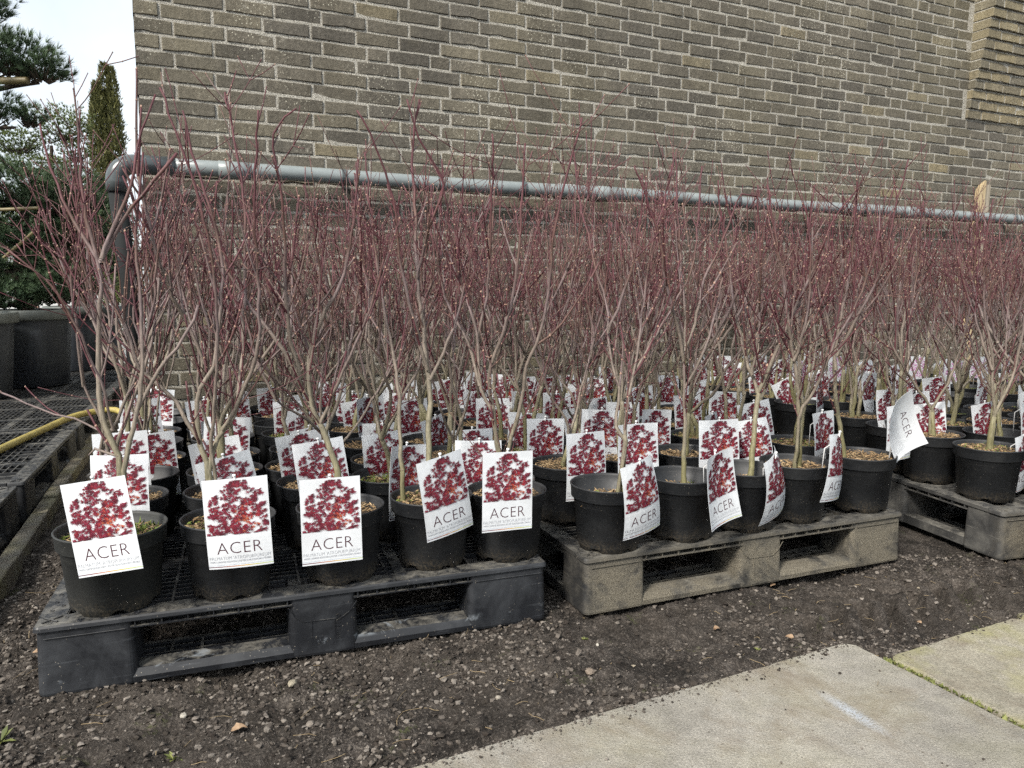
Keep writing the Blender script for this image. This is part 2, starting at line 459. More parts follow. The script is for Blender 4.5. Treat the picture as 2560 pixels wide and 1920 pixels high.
# foliage
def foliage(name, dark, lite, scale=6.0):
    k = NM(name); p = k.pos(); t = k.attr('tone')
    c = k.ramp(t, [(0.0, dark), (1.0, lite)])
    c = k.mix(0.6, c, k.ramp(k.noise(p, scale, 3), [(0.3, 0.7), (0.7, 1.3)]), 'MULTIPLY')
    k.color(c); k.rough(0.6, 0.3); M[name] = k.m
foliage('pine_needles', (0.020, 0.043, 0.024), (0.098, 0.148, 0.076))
foliage('juniper_green', (0.045, 0.070, 0.020), (0.175, 0.215, 0.070))
foliage('yew_green', (0.038, 0.048, 0.015), (0.130, 0.125, 0.042))
foliage('weed_green', (0.06, 0.075, 0.02), (0.17, 0.18, 0.055))
k = NM('pine_bark'); p = k.pos()
k.color(k.ramp(k.noise(p, 30, 5, 0.7), [(0.3, (0.022, 0.017, 0.013)), (0.7, (0.07, 0.054, 0.042))])); k.rough(0.95); k.bump(k.noise(p, 40, 4), 0.01); M['pine_bark'] = k.m
k = NM('dry_leaf'); p = k.pos()
k.color(k.ramp(k.noise(p, 60, 4), [(0.3, (0.13, 0.075, 0.04)), (0.7, (0.36, 0.25, 0.16))])); k.rough(0.8); M['dry_leaf'] = k.m

# ================================================================ GROUND
def _hash(ix, iy, seed):
    n = (ix.astype(np.int64) * 374761393 + iy.astype(np.int64) * 668265263 + seed * 974634541) & 0x7fffffff
    n = ((n ^ (n >> 13)) * 1274126177) & 0x7fffffff
    n = n ^ (n >> 16)
    return (n & 0xffff) / 65535.0

def vnoise(x, y, seed=0):
    ix, iy = np.floor(x), np.floor(y)
    fx, fy = x - ix, y - iy
    fx, fy = fx * fx * (3 - 2 * fx), fy * fy * (3 - 2 * fy)
    a, b = _hash(ix, iy, seed), _hash(ix + 1, iy, seed)
    c, d = _hash(ix, iy + 1, seed), _hash(ix + 1, iy + 1, seed)
    return (a * (1 - fx) + b * fx) * (1 - fy) + (c * (1 - fx) + d * fx) * fy

def soil_height(x, y):
    x, y = np.asarray(x, float), np.asarray(y, float)
    h = (vnoise(x * 3.1, y * 3.1, 1) - 0.5) * 0.034
    h += (vnoise(x * 9, y * 9, 2) - 0.5) * 0.020
    h += (vnoise(x * 26, y * 26, 3) - 0.5) * 0.020
    h += np.abs(vnoise(x * 60, y * 60, 4) - 0.5) * 0.020
    h += (vnoise(x * 110, y * 110, 5) - 0.5) * 0.009
    # tyre tread pressed into the earth in front of the muddy pallet
    cx, cy, a = 1.12, 2.12, R(24)
    u = (x - cx) * math.cos(a) + (y - cy) * math.sin(a)
    v = -(x - cx) * math.sin(a) + (y - cy) * math.cos(a)
    lug = np.clip(np.sin((u + np.abs(v) * 0.9) * 2 * math.pi / 0.10) * 2.6, -1, 1)
    m = np.clip(1.3 - np.abs(v) / 0.14, 0, 1) * np.clip(1.4 - np.abs(u) / 0.45, 0, 1)
    h += m * (lug * 0.022 - 0.004)
    near = np.clip(1.4 - np.hypot(x - 0.3, y - 2.0) / 5.0, 0, 1)
    return -0.018 + h * near

def axis(a, b, step, far):
    core = list(np.arange(a, b + step * 0.5, step))
    lo, hi = [], []
    d = step
    v = a
    while v > -far:
        d *= 1.35; v -= d; lo.append(v)
    d = step; v = b
    while v < far:
        d *= 1.35; v += d; hi.append(v)
    return np.array(lo[::-1] + core + hi)

gx, gy = axis(-1.9, 2.3, 0.0085, 260), axis(1.1, 2.55, 0.0085, 260)
GX, GY = np.meshgrid(gx, gy)
GZ = soil_height(GX, GY)
gv = np.stack([GX.ravel(), GY.ravel(), GZ.ravel()], 1)
nx, ny = len(gx), len(gy)
ii = np.arange(nx * ny).reshape(ny, nx)
quads = np.stack([ii[:-1, :-1].ravel(), ii[:-1, 1:].ravel(), ii[1:, 1:].ravel(), ii[1:, :-1].ravel()], 1)
g_me = mesh('ground', gv.tolist(), quads.tolist(), M['soil'], smooth=True)
ground = tag(obj('ground', g_me), 'dark crumbly garden soil spread under and in front of the pallets', 'soil', kind='structure')

yard = tag(obj('yard', mesh('yard', [(-200, 7.5, 0.02), (200, 7.5, 0.02), (200, 240, 0.02), (-200, 240, 0.02)], [(0, 1, 2, 3)], M['yard'])),
           'pale paved yard far behind the conifers', 'yard', kind='structure')

# ---- paving plates
SA = R(26.0)
s1 = Vector((math.cos(SA), math.sin(SA), 0)); s2 = Vector((math.sin(SA), -math.cos(SA), 0))
def slab(name, corner, w, d, mat, top, seed, label):
    rr = random.Random(seed)
    n1, n2 = int(w / 0.02), int(d / 0.02)
    out = []
    def edge(a, b, n):
        for i in range(n):
            t = i / n
            out.append((a[0] + (b[0] - a[0]) * t, a[1] + (b[1] - a[1]) * t))
    r = 0.02
    edge((r, 0), (w - r, 0), n1); edge((w - r, 0), (w, r), 3); edge((w, r), (w, d), n2); edge((w, d), (0, d), 8); edge((0, d), (0, r), n2); edge((0, r), (r, 0), 3)
    jit = []
    e = 0
    for (x, y) in out:
        e = e * 0.6 + rr.uniform(-0.0022, 0.0022)
        if rr.random() < 0.012: e += rr.uniform(0.003, 0.008)
        jit.append(e)
    cx, cy = w / 2, d / 2
    rings = []
    for inset, z in ((0.0, -0.08), (0.0, top - 0.007), (0.002, top - 0.003), (0.007, top)):
        ring = []
        for (x, y), j in zip(out, jit):
            ex = min(x, w - x); ey = min(y, d - y)
            k = inset + max(0, j)
            px = x + (k if x < cx else -k) * (1 if ex < 0.03 else 0)
            py = y + (k if y < cy else -k) * (1 if ey < 0.03 else 0)
            P = corner + s1 * px + s2 * py
            ring.append((P.x, P.y, z))
        rings.append(ring)
    m = len(out)
    vs = [p for q in rings for p in q]
    fs = [(i * m + k, (i + 1) * m + k, (i + 1) * m + (k + 1) % m, i * m + (k + 1) % m) for i in range(3) for k in range(m)]
    fs.append(tuple(3 * m + k for k in range(m - 1, -1, -1)))
    me = mesh(name, vs, fs, M[mat])
    return tag(obj(name, me), label, 'paving slab', 'concrete plates of the path')
PC = Vector((0.832, 1.776, 0))
slab('paving_slab', PC - s1 * 2.0, 2.0, 2.4, 'concrete_grey', 0.026, 1, 'large grey concrete slab with a bluish scuff mark, nearest the camera')
slab('paving_slab', PC + s1 * 0.010 + s2 * 0.098, 0.505, 2.3, 'concrete_mossy', 0.028, 2, 'narrower yellow-mossed concrete slab right of the big grey slab')
slab('paving_slab', PC + s1 * 0.524 + s2 * 0.085, 2.0, 2.3, 'concrete_mossy', 0.025, 3, 'concrete slab cut off by the right edge of the picture')
# moss growing in the joint between the plates
rr = random.Random(8)
mb = MB(); tone = []
for i in range(900):
    t = rr.random()
    P = PC + s1 * (0.006 + rr.gauss(0, 0.006)) + s2 * (0.10 + t * 1.1)
    h = rr.uniform(0.002, 0.007)
    a = rr.uniform(0, 6.28); w = rr.uniform(0.002, 0.006)
    z = 0.022
    mb.add([(P.x + math.cos(a) * w, P.y + math.sin(a) * w, z), (P.x - math.cos(a) * w, P.y - math.sin(a) * w, z), (P.x + rr.uniform(-.006, .006), P.y + rr.uniform(-.006, .006), z + h)], [(0, 1, 2)])
    tone += [rr.random()] * 3
tag(obj('joint_moss', mesh('joint_moss', mb.v, mb.f, M['weed_green'], attrs={'tone': tone})), 'yellow-green moss growing in the joint between two slabs', 'moss', kind='stuff')

# ---- crumbs, clods and stones
ico = bmesh.new(); bmesh.ops.create_icosphere(ico, subdivisions=1, radius=1.0)
IV = np.array([v.co[:] for v in ico.verts]); IF = np.array([[v.index for v in f.verts] for f in ico.faces]); ico.free()
def on_slab(x, y):
    d = Vector((x, y, 0)) - PC
    a, b = d.dot(s1), d.dot(s2)
    return (b > -0.004 and a < 0.006) or (b > 0.08 and a >= 0.006)
def scatter(n, seed, smin, smax, power, region, palette, flat=0.7, dense=None):
    rs = np.random.RandomState(seed); rp = random.Random(seed)
    V, F, C = [], [], []
    b = 0; cnt = 0
    while cnt < n:
        x = rs.uniform(region[0], region[1]); y = rs.uniform(region[2], region[3])
        if on_slab(x, y): continue
        if dense is not None and rs.rand() > dense(x, y): continue
        s = smin + (smax - smin) * rs.rand() ** power
        q = IV * (1 + rs.uniform(-0.5, 0.5, (len(IV), 1)))
        q = q * np.array([s * rs.uniform(.8, 1.3), s * rs.uniform(.8, 1.3), s * flat * rs.uniform(.7, 1.2)])
        a = rs.uniform(0, 6.28); ca, sa = math.cos(a), math.sin(a)
        q = q @ np.array([[ca, sa, 0], [-sa, ca, 0], [0, 0, 1]])
        q = q + np.array([x, y, float(soil_height(x, y)) + s * 0.25])
        V.append(q); F.append(IF + b); b += len(IV)
        c = np.array(palette[rp.randrange(len(palette))]) * rs.uniform(.75, 1.25)
        C.append(np.tile(np.append(c, 1.0), (len(IV), 1)))
        cnt += 1
    return np.concatenate(V), np.concatenate(F), np.concatenate(C)
def patchy(x, y):
    if abs(x - 1.1) < .4 and abs(y - 2.12) < .22: return 0.12
    return 0.15 + 0.85 * max(0.0, min(1.0, (float(vnoise(np.array(x * 4.0), np.array(y * 4.0), 21)) - 0.35) * 3))
soilpal = [(0.034, 0.028, 0.024), (0.066, 0.056, 0.048), (0.105, 0.091, 0.078), (0.18, 0.16, 0.14), (0.045, 0.038, 0.032), (0.125, 0.109, 0.095)]
v, f, c = scatter(36000, 3, 0.0011, 0.0068, 3.4, (-1.9, 2.3, 1.12, 2.5), soilpal, 0.75, patchy)
tag(obj('soil_crumbs', mesh('soil_crumbs', v.tolist(), f.tolist(), M['clods'], cols=c)), 'loose crumbs and clods lying over the dark soil', 'soil', kind='stuff')
stonepal = [(0.25, 0.225, 0.19), (0.20, 0.175, 0.15), (0.34, 0.32, 0.28), (0.21, 0.155, 0.115), (0.28, 0.24, 0.18)]
v, f, c = scatter(170, 4, 0.0018, 0.0055, 2.4, (-1.9, 2.3, 1.12, 2.5), stonepal, 0.65)
tag(obj('small_stones', mesh('small_stones', v.tolist(), f.tolist(), M['clods'], cols=c)), 'small pale stones scattered through the dark soil', 'stones', kind='stuff')
# crumbs trodden on to the edge of the plates
rs_ = np.random.RandomState(9); V, F, C = [], [], []
for i in range(1500):
    t = rs_.uniform(-1.2, 1.25); dd = abs(rs_.normal(0, 0.022)) if rs_.rand() < .8 else rs_.uniform(0, .5)
    P_ = PC + s1 * t + s2 * ((0.085 if t > 0.01 else 0.0) + dd)
    if abs(t) < 0.02: continue
    s_ = 0.0008 + 0.0030 * rs_.rand() ** 3
    q_ = IV * (1 + rs_.uniform(-.4, .4, (len(IV), 1))) * np.array([s_, s_, s_ * .6]) + np.array([P_.x, P_.y, 0.027 + s_ * .3])
    V.append(q_); F.append(IF + i * 0 + sum(len(x_) for x_ in V[:-1]) if False else IF + len(IV) * (len(V) - 1))
    C.append(np.tile(np.append(np.array(soilpal[rs_.randint(len(soilpal))]) * rs_.uniform(.7, 1.3), 1.0), (len(IV), 1)))
tag(obj('trodden_soil', mesh('trodden_soil', np.concatenate(V).tolist(), np.concatenate(F).tolist(), M['clods'], cols=np.concatenate(C))), 'soil crumbs trodden on to the edges of the slabs', 'soil', kind='stuff')
# bigger stones one can point at
def stone(x, y, s, colr, label, seed):
    rs = np.random.RandomState(seed)
    bm = bmesh.new(); bmesh.ops.create_icosphere(bm, subdivisions=2, radius=1.0)
    for vv in bm.verts:
        k = 1 + rs.uniform(-0.12, 0.12) + 0.25 * (float(vnoise(np.array(vv.co.x * 1.4 + 5), np.array(vv.co.y * 1.4 + vv.co.z + 7), seed)) - 0.5)
        vv.co = Vector((vv.co.x * s * 1.25 * k, vv.co.y * s * k, vv.co.z * s * 0.62 * k))
    vs = [q.co[:] for q in bm.verts]; fs = [[q.index for q in ff.verts] for ff in bm.faces]; bm.free()
    me = mesh('stone', vs, fs, M['clods'], cols=[(*colr, 1)] * len(vs))
    return tag(obj('stone', me, None, (x, y, float(soil_height(x, y)) + s * 0.3), (0, 0, rs.uniform(0, 6))), label, 'stone', 'stones on the soil')
stone(-0.50, 1.62, 0.011, (0.28, 0.25, 0.19), 'pale stone lying against the black pallet foot by the stamped lettering', 1)
stone(-0.70, 1.51, 0.008, (0.33, 0.31, 0.27), 'pale pebble just below the left fork opening', 2)
stone(-0.42, 1.47, 0.009, (0.20, 0.175, 0.15), 'brown-grey stone in the crumbly patch before the pallet', 3)
stone(0.185, 1.70, 0.012, (0.19, 0.155, 0.125), 'largest earthy clod between the slab and the muddy pallet', 4)
stone(-0.03, 1.60, 0.007, (0.26, 0.235, 0.20), 'pale angular pebble on bare dark soil below the black pallet', 5)
# dry leaves
def leaf(x, y, s, rot, label, seed):
    rs = random.Random(seed)
    vs, fs = [], []
    n = 7
    for i in range(n + 1):
        t = i / n
        w = math.sin(math.pi * min(1, t * 1.02)) ** 0.8 * 0.42 * (1 + rs.uniform(-.15, .15))
        zc = 0.18 * math.sin(t * 3 + rs.uniform(-.3, .3))
        vs += [(t - .5, -w, zc + 0.22 * w + rs.uniform(0, .06)), (t - .5, 0, zc), (t - .5, w, zc + 0.3 * w + rs.uniform(0, .06))]
    for i in range(n):
        fs += [(i * 3, i * 3 + 3, i * 3 + 4, i * 3 + 1), (i * 3 + 1, i * 3 + 4, i * 3 + 5, i * 3 + 2)]
    vs = [(a * s, b * s, cc * s) for a, b, cc in vs]
    return tag(obj('dry_leaf', mesh('dry_leaf', vs, fs, M['dry_leaf'], smooth=True), None, (x, y, float(soil_height(x, y)) + 0.006), (rs.uniform(-.2, .2), rs.uniform(-.2, .2), rot)), label, 'leaf', 'dry leaves on the soil')
leaf(-0.56, 1.45, 0.034, 0.5, 'largest curled brown leaf on the soil in front of the black pallet', 1)
leaf(0.72, 1.86, 0.026, -0.6, 'narrow brown leaf at the back edge of the big slab', 2)
leaf(0.55, 1.93, 0.022, 0.3, 'tan leaf lying midway between slab and muddy pallet', 3)
leaf(1.02, 2.13, 0.024, 1.4, 'pointed light leaf on the tyre tread marks', 4)
leaf(1.13, 2.00, 0.018, 2.0, 'small orange-brown leaf at the centre of the tread marks', 5)
leaf(0.93, 1.735, 0.018, 0.9, 'crumpled leaf caught in the notch between the two slabs', 6)
leaf(0.80, 2.22, 0.02, 0.2, 'pale leaf close below the right end of the muddy pallet', 7)
leaf(-1.16, 1.75, 0.022, 0.1, 'brown leaf on the dark soil left of the black pallet', 8)
# plant bits: thin straw and rootlets
rr = random.Random(12); mb = MB()
for i in range(420):
    x, y = rr.uniform(-1.5, 2.2), rr.uniform(1.15, 2.45)
    if on_slab(x, y) and rr.random() < 0.85: continue
    z = (0.028 if on_slab(x, y) else float(soil_height(x, y)) + 0.003)
    a = rr.uniform(0, 6.28); L = rr.uniform(0.008, 0.05); bend = rr.uniform(-.6, .6)
    pts = [(x, y, z)]
    for j in range(3):
        a += bend * 0.5
        pts.append((pts[-1][0] + math.cos(a) * L / 3, pts[-1][1] + math.sin(a) * L / 3, z + rr.uniform(0, 0.004)))
    g = rr.uniform(0.6, 1.2)
    mb.tube(pts, 0.0006, 3, False, (0.26 * g, 0.20 * g, 0.12 * g, 1))
tag(obj('straw_litter', mb.mesh('straw_litter', M['potting_mix'])), 'thin dry straws and rootlets strewn over the soil', 'litter', kind='stuff')
# small weeds
def weed(x, y, s, n, label, seed):
    rs = random.Random(seed); mb = MB(); tone = []
    for i in range(n):
        a = rs.uniform(0, 6.28); L = s * rs.uniform(.5, 1.1); e = rs.uniform(.2, 1.0)
        b0 = Vector((0, 0, 0)); d = Vector((math.cos(a) * math.cos(e), math.sin(a) * math.cos(e), math.sin(e)))
        sd = Vector((-math.sin(a), math.cos(a), 0)) * L * 0.16
        m_ = b0 + d * L * .55; t_ = b0 + d * L - Vector((0, 0, L * .15))
        mb.add([b0, m_ + sd, t_, m_ - sd], [(0, 1, 2, 3)]); tone += [rs.random()] * 4
    me = mesh('weed', mb.v, mb.f, M['weed_green'], attrs={'tone': tone})
    return tag(obj('weed', me, None, (x, y, float(soil_height(x, y)))), label, 'weed', 'weeds in the soil')
weed(-1.02, 1.405, 0.035, 14, 'small leafy green weed at the left edge of the picture', 1)
weed(-0.66, 1.37, 0.022, 12, 'low yellow-green weed near the bottom left', 2)
weed(0.19, 1.88, 0.013, 30, 'tiny moss tuft between the two front pallets', 3)
weed(0.62, 1.80, 0.015, 26, 'mossy green tuft beside the back edge of the big slab', 4)

# ---- edging kerb along the left pallets
kd = Vector((-0.381, 0.925, 0)).normalized(); kn = Vector((kd.y, -kd.x, 0))
kb = empty('edging_kerb', (-1.30, 1.56, 0))
tag(kb, 'narrow weathered concrete edging running beside the left pallets', 'kerb')
for i in range(5):
    a0 = i * 0.8; mbk = MB()
    mbk.rbox(-0.028, 0.028, 0.004, 0.795, -0.06, 0.034, 0.008)
    o = obj('kerb_block', mbk.mesh('kerb_block', M['concrete_kerb']), kb)
    P = kd * a0
    o.location = (P.x, P.y, random.Random(i).uniform(-.006, .004)); o.rotation_euler = (0, 0, math.atan2(kd.y, kd.x) - math.pi / 2 + random.Random(i + 9).uniform(-.015, .015))

# ================================================================ BRICK WALL
WA = R(25.2)
WALL0 = Vector((0, 4.26, 0))
CH, CP = 0.0685, 0.2195          # course height, brick pitch
BH = 0.0565
SL = -1.83
wall_body = MB()
wall_body.box(SL + 0.006, 8.0, 0.0042, 3.5, -0.1, 4.3)
wall = tag(obj('brick_wall', wall_body.mesh('brick_wall', M['mortar']), None, WALL0, (0, 0, WA)),
           'weathered brown brick wall with pale mortar joints filling the background', 'wall')

def brick_geo(L, seed, depth=0.09, hgt=BH):
    rs = random.Random(seed)
    j = lambda a: rs.uniform(-a, a)
    ol = []
    for i in range(4): ol.append([L * i / 4, 0])
    ol.append([L, 0])
    for i in range(4): ol.append([L - L * i / 4, hgt])
    ol.append([0, hgt])
    ol = [[x + j(0.0012), z + j(0.0013)] for x, z in ol]
    if rs.random() < 0.25:
        q = rs.choice([1, 2, 3, 6, 7, 8]); ol[q][1] += (-1 if q > 4 else 1) * rs.uniform(0.002, 0.005)
    cx, cz = L / 2, hgt / 2
    t1, t2 = j(0.0025), j(0.0025)
    vs = []
    for x, z in ol:
        ix = x + (0.003 if x < cx else -0.003) * (1 if abs(x - cx) > cx * 0.8 else 0)
        iz = z + (0.003 if z < cz else -0.003)
        vs.append((ix, t1 * (x - cx) / cx + t2 * (z - cz) / cz + j(0.0006), iz))
    for x, z in ol: vs.append((x, 0.0035, z))
    for x, z in ol: vs.append((x, depth, z))
    m = len(ol)
    fs = [tuple(range(m))]
    for i in range(m):
        k2 = (i + 1) % m
        fs.append((m + i, m + k2, k2, i)); fs.append((2 * m + i, 2 * m + k2, m + k2, m + i))
    return vs, fs

FULL = CP - 0.0115
kinds = {'f': FULL, 'q': 0.152, 'h': 0.098}
bank = {}
for kname, L in kinds.items():
    for q in range(14):
        vs, fs = brick_geo(L, hash((ord(kname), q)) & 0xffff)
        bank[(kname, q)] = (vs, fs)
bmesh_bank = {}
def brick_me(kname, q, tq):
    key = (kname, q, tq)
    if key not in bmesh_bank:
        vs, fs = bank[(kname, q)]
        bmesh_bank[key] = mesh('brick', vs, fs, M['brick'], attrs={'tone': [tq / 6.0] * len(vs)})
    return bmesh_bank[key]
rb = random.Random(31)
pl = []
z0 = 2.001 - BH - CH * 29
for row in range(0, 58):
    z = z0 + row * CH
    s = SL
    first = True
    while s < 6.6:
        if first:
            kn_ = 'q' if row % 2 == 0 else 'h'
            L = kinds[kn_]; first = False
        else:
            kn_, L = 'f', FULL
            if rb.random() < 0.03: kn_, L = 'h', kinds['h']
        if z > 2.13 and s > 3.70: break
        if z > 2.13 and s + L > 3.742:
            kn_, L = ('q', kinds['q']) if s + kinds['q'] < 3.80 else ('h', kinds['h'])
        tone = min(6, max(0, int(rb.gauss(2.3 + 0.35 * max(0, s - 1.5), 1.3))))
        pl.append((s, z, kn_, rb.randrange(14), tone, L))
        s += L + 0.0115
def visible_size(e):
    s, z = e[0] + e[5] / 2, e[1]
    P = WALL0 + Vector((math.cos(WA) * s, math.sin(WA) * s, z))
    d = P - Vector((0, 0, 0.89))
    fw = d.y * math.cos(R(7.237)) - d.z * math.sin(R(7.237))
    up = d.y * math.sin(R(7.237)) + d.z * math.cos(R(7.237))
    px, py = 512 + 756 * d.x / fw, 384 - 756 * up / fw
    if not (-20 < px < 1044 and -10 < py < 200): return 0
    return 1 / fw
order = sorted(range(len(pl)), key=lambda i: -visible_size(pl[i]))
single = set(order[:300])
VV, FF, TT = [], [], []
for i, (s, z, kn_, q, tone, L) in enumerate(pl):
    dy = rb.uniform(-0.0018, 0.0018); dz = rb.uniform(-0.0022, 0.0022); ra = rb.uniform(-0.011, 0.011)
    if i in single:
        o = obj('brick', brick_me(kn_, q, tone), wall)
        o.location = (s, dy, z + dz); o.rotation_euler = (0, ra, 0)
    else:
        b = len(VV); vs, fs = bank[(kn_, q)]
        ca, sa = math.cos(ra), math.sin(ra)
        VV += [(s + x * ca + zz * sa, y + dy, z + dz - x * sa + zz * ca) for x, y, zz in vs]
        FF += [tuple(k_ + b for k_ in ff) for ff in fs]
        TT += [tone / 6.0] * len(vs)
rest = obj('bricks', mesh('bricks', VV, FF, M['brick'], attrs={'tone': TT}), wall)
rest['kind'] = 'stuff'
# corbelled pier on the right: every course steps further out
pier = empty('corbelled_pier', WALL0, (0, 0, WA))
tag(pier, 'brick pier at top right whose courses step out one above another', 'pier')
rc = random.Random(77)
zrow = [z0 + r_ * CH for r_ in range(58) if z0 + r_ * CH > 2.13]
core = MB()
for n_, z in enumerate(zrow):
    pr = 0.016 + 0.0125 * n_
    x0 = 3.748 + 0.0015 * n_
    core.box(x0 + 0.006, 8.0, -pr + 0.004, 0.02, z + 0.0005, z + CH - 0.0005)
    s = x0; first = True
    while s < 6.6:
        L = FULL
        if first:
            L = 0.098 if n_ % 2 else 0.152
            first = False
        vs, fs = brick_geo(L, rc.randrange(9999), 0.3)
        me = mesh('brick', vs, fs, M['brick'], attrs={'tone': [min(1, max(0.4, rc.gauss(0.85, 0.15)))] * len(vs)})  # pale yellow tone: part algae, part sunlight put into the brick colour
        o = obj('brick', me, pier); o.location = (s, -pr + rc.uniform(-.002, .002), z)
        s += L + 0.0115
obj('mortar_core', core.mesh('mortar_core', M['mortar']), pier)

# ---- drain pipe
pipe = empty('drain_pipe', WALL0, (0, 0, WA))
tag(pipe, 'long grey plastic drain pipe running level along the brick wall', 'pipe')
PZ, PY = 1.424, -0.095
mb = MB(); mb.tube([(-1.80 + 0.3 * i, PY, PZ + 0.003 * math.sin(i * .9)) for i in range(32)], 0.035, 20)
prun = obj('pipe_run', mb.mesh('pipe_run', M['pipe_grey'], True), pipe)
mb = MB(); pts = []
for i in range(9):
    a = R(90 * i / 8)
    pts.append((-1.86 - 0.075 * math.sin(a), PY, PZ - 0.075 * (1 - math.cos(a))))
mb.tube([(-1.70, PY, PZ)] + pts + [(-1.935, PY, PZ - 0.12)], 0.0415, 20)
obj('elbow', mb.mesh('elbow', M['pipe_dark'], True), pipe)
mb = MB(); mb.tube([(-1.935, PY, PZ - 0.10), (-1.91, PY + 0.05, 0.9), (-1.90, PY + 0.08, 0.0)], 0.035, 20)
obj('downpipe', mb.mesh('downpipe', M['pipe_black'], True), pipe)
for s in (-1.45, 0.55, 3.1):
    mb = MB(); mb.tube([(s - 0.07, PY, PZ), (s - 0.068, PY, PZ), (s + 0.068, PY, PZ), (s + 0.07, PY, PZ)], [0.036, 0.0395, 0.0395, 0.036], 20)
    obj('coupling', mb.mesh('coupling', M['pipe_grey'], True), prun)
for s in (-0.95, 0.02, 1.5, 2.6, 4.25):
    mb = MB(); mb.tube([(s - 0.012, PY, PZ), (s + 0.012, PY, PZ)], 0.0385, 20); mb.box(s - 0.012, s + 0.012, PY + 0.03, 0.0, PZ - 0.012, PZ + 0.012)
    obj('bracket', mb.mesh('bracket', M['pipe_dark']), pipe)
mb = MB()
for i in range(7):
    pass
n_ = 6
vs = []; fs = []
for s in (0.23, 0.34):
    for i in range(n_ + 1):
        a = R(60 + 70 * i / n_)
        vs.append((s, PY - 0.0362 * math.cos(a), PZ + 0.0362 * math.sin(a)))
fs = [(i, i + 1, n_ + 1 + i + 1, n_ + 1 + i) for i in range(n_)]
obj('sticker', mesh('sticker', vs, fs, M['sticker']), prun)
# broken stake between pipe and wall
st = empty('broken_stake', WALL0 + Vector((math.cos(WA) * 3.93, math.sin(WA) * 3.93, 0)), (0, R(1.5), WA))
tag(st, 'splintered wooden stake standing between the pipe and the wall', 'stake')
mb = MB()
prof = [(-0.075, 1.62), (-0.068, 1.66), (-0.058, 1.625), (-0.046, 1.685), (-0.03, 1.66), (-0.014, 1.705), (0.004, 1.70)]
vs = [(-0.075, -0.045, 0), (0.004, -0.045, 0)] + [(x, -0.045, z) for x, z in reversed(prof)]
m_ = len(vs); vs += [(x, -0.015, z - 0.02 if z > 0 else 0) for x, _, z in vs]
mb.add(vs, [tuple(range(m_)), tuple(range(2 * m_ - 1, m_ - 1, -1))] + [(i, m_ + i, m_ + (i + 1) % m_, (i + 1) % m_) for i in range(m_)])
obj('splintered_board', mb.mesh('splintered_board', M['raw_wood']), st)
mb = MB(); mb.box(0.006, 0.062, -0.043, -0.012, 0, 1.675)
obj('board', mb.mesh('board', M['weathered_wood']), st)

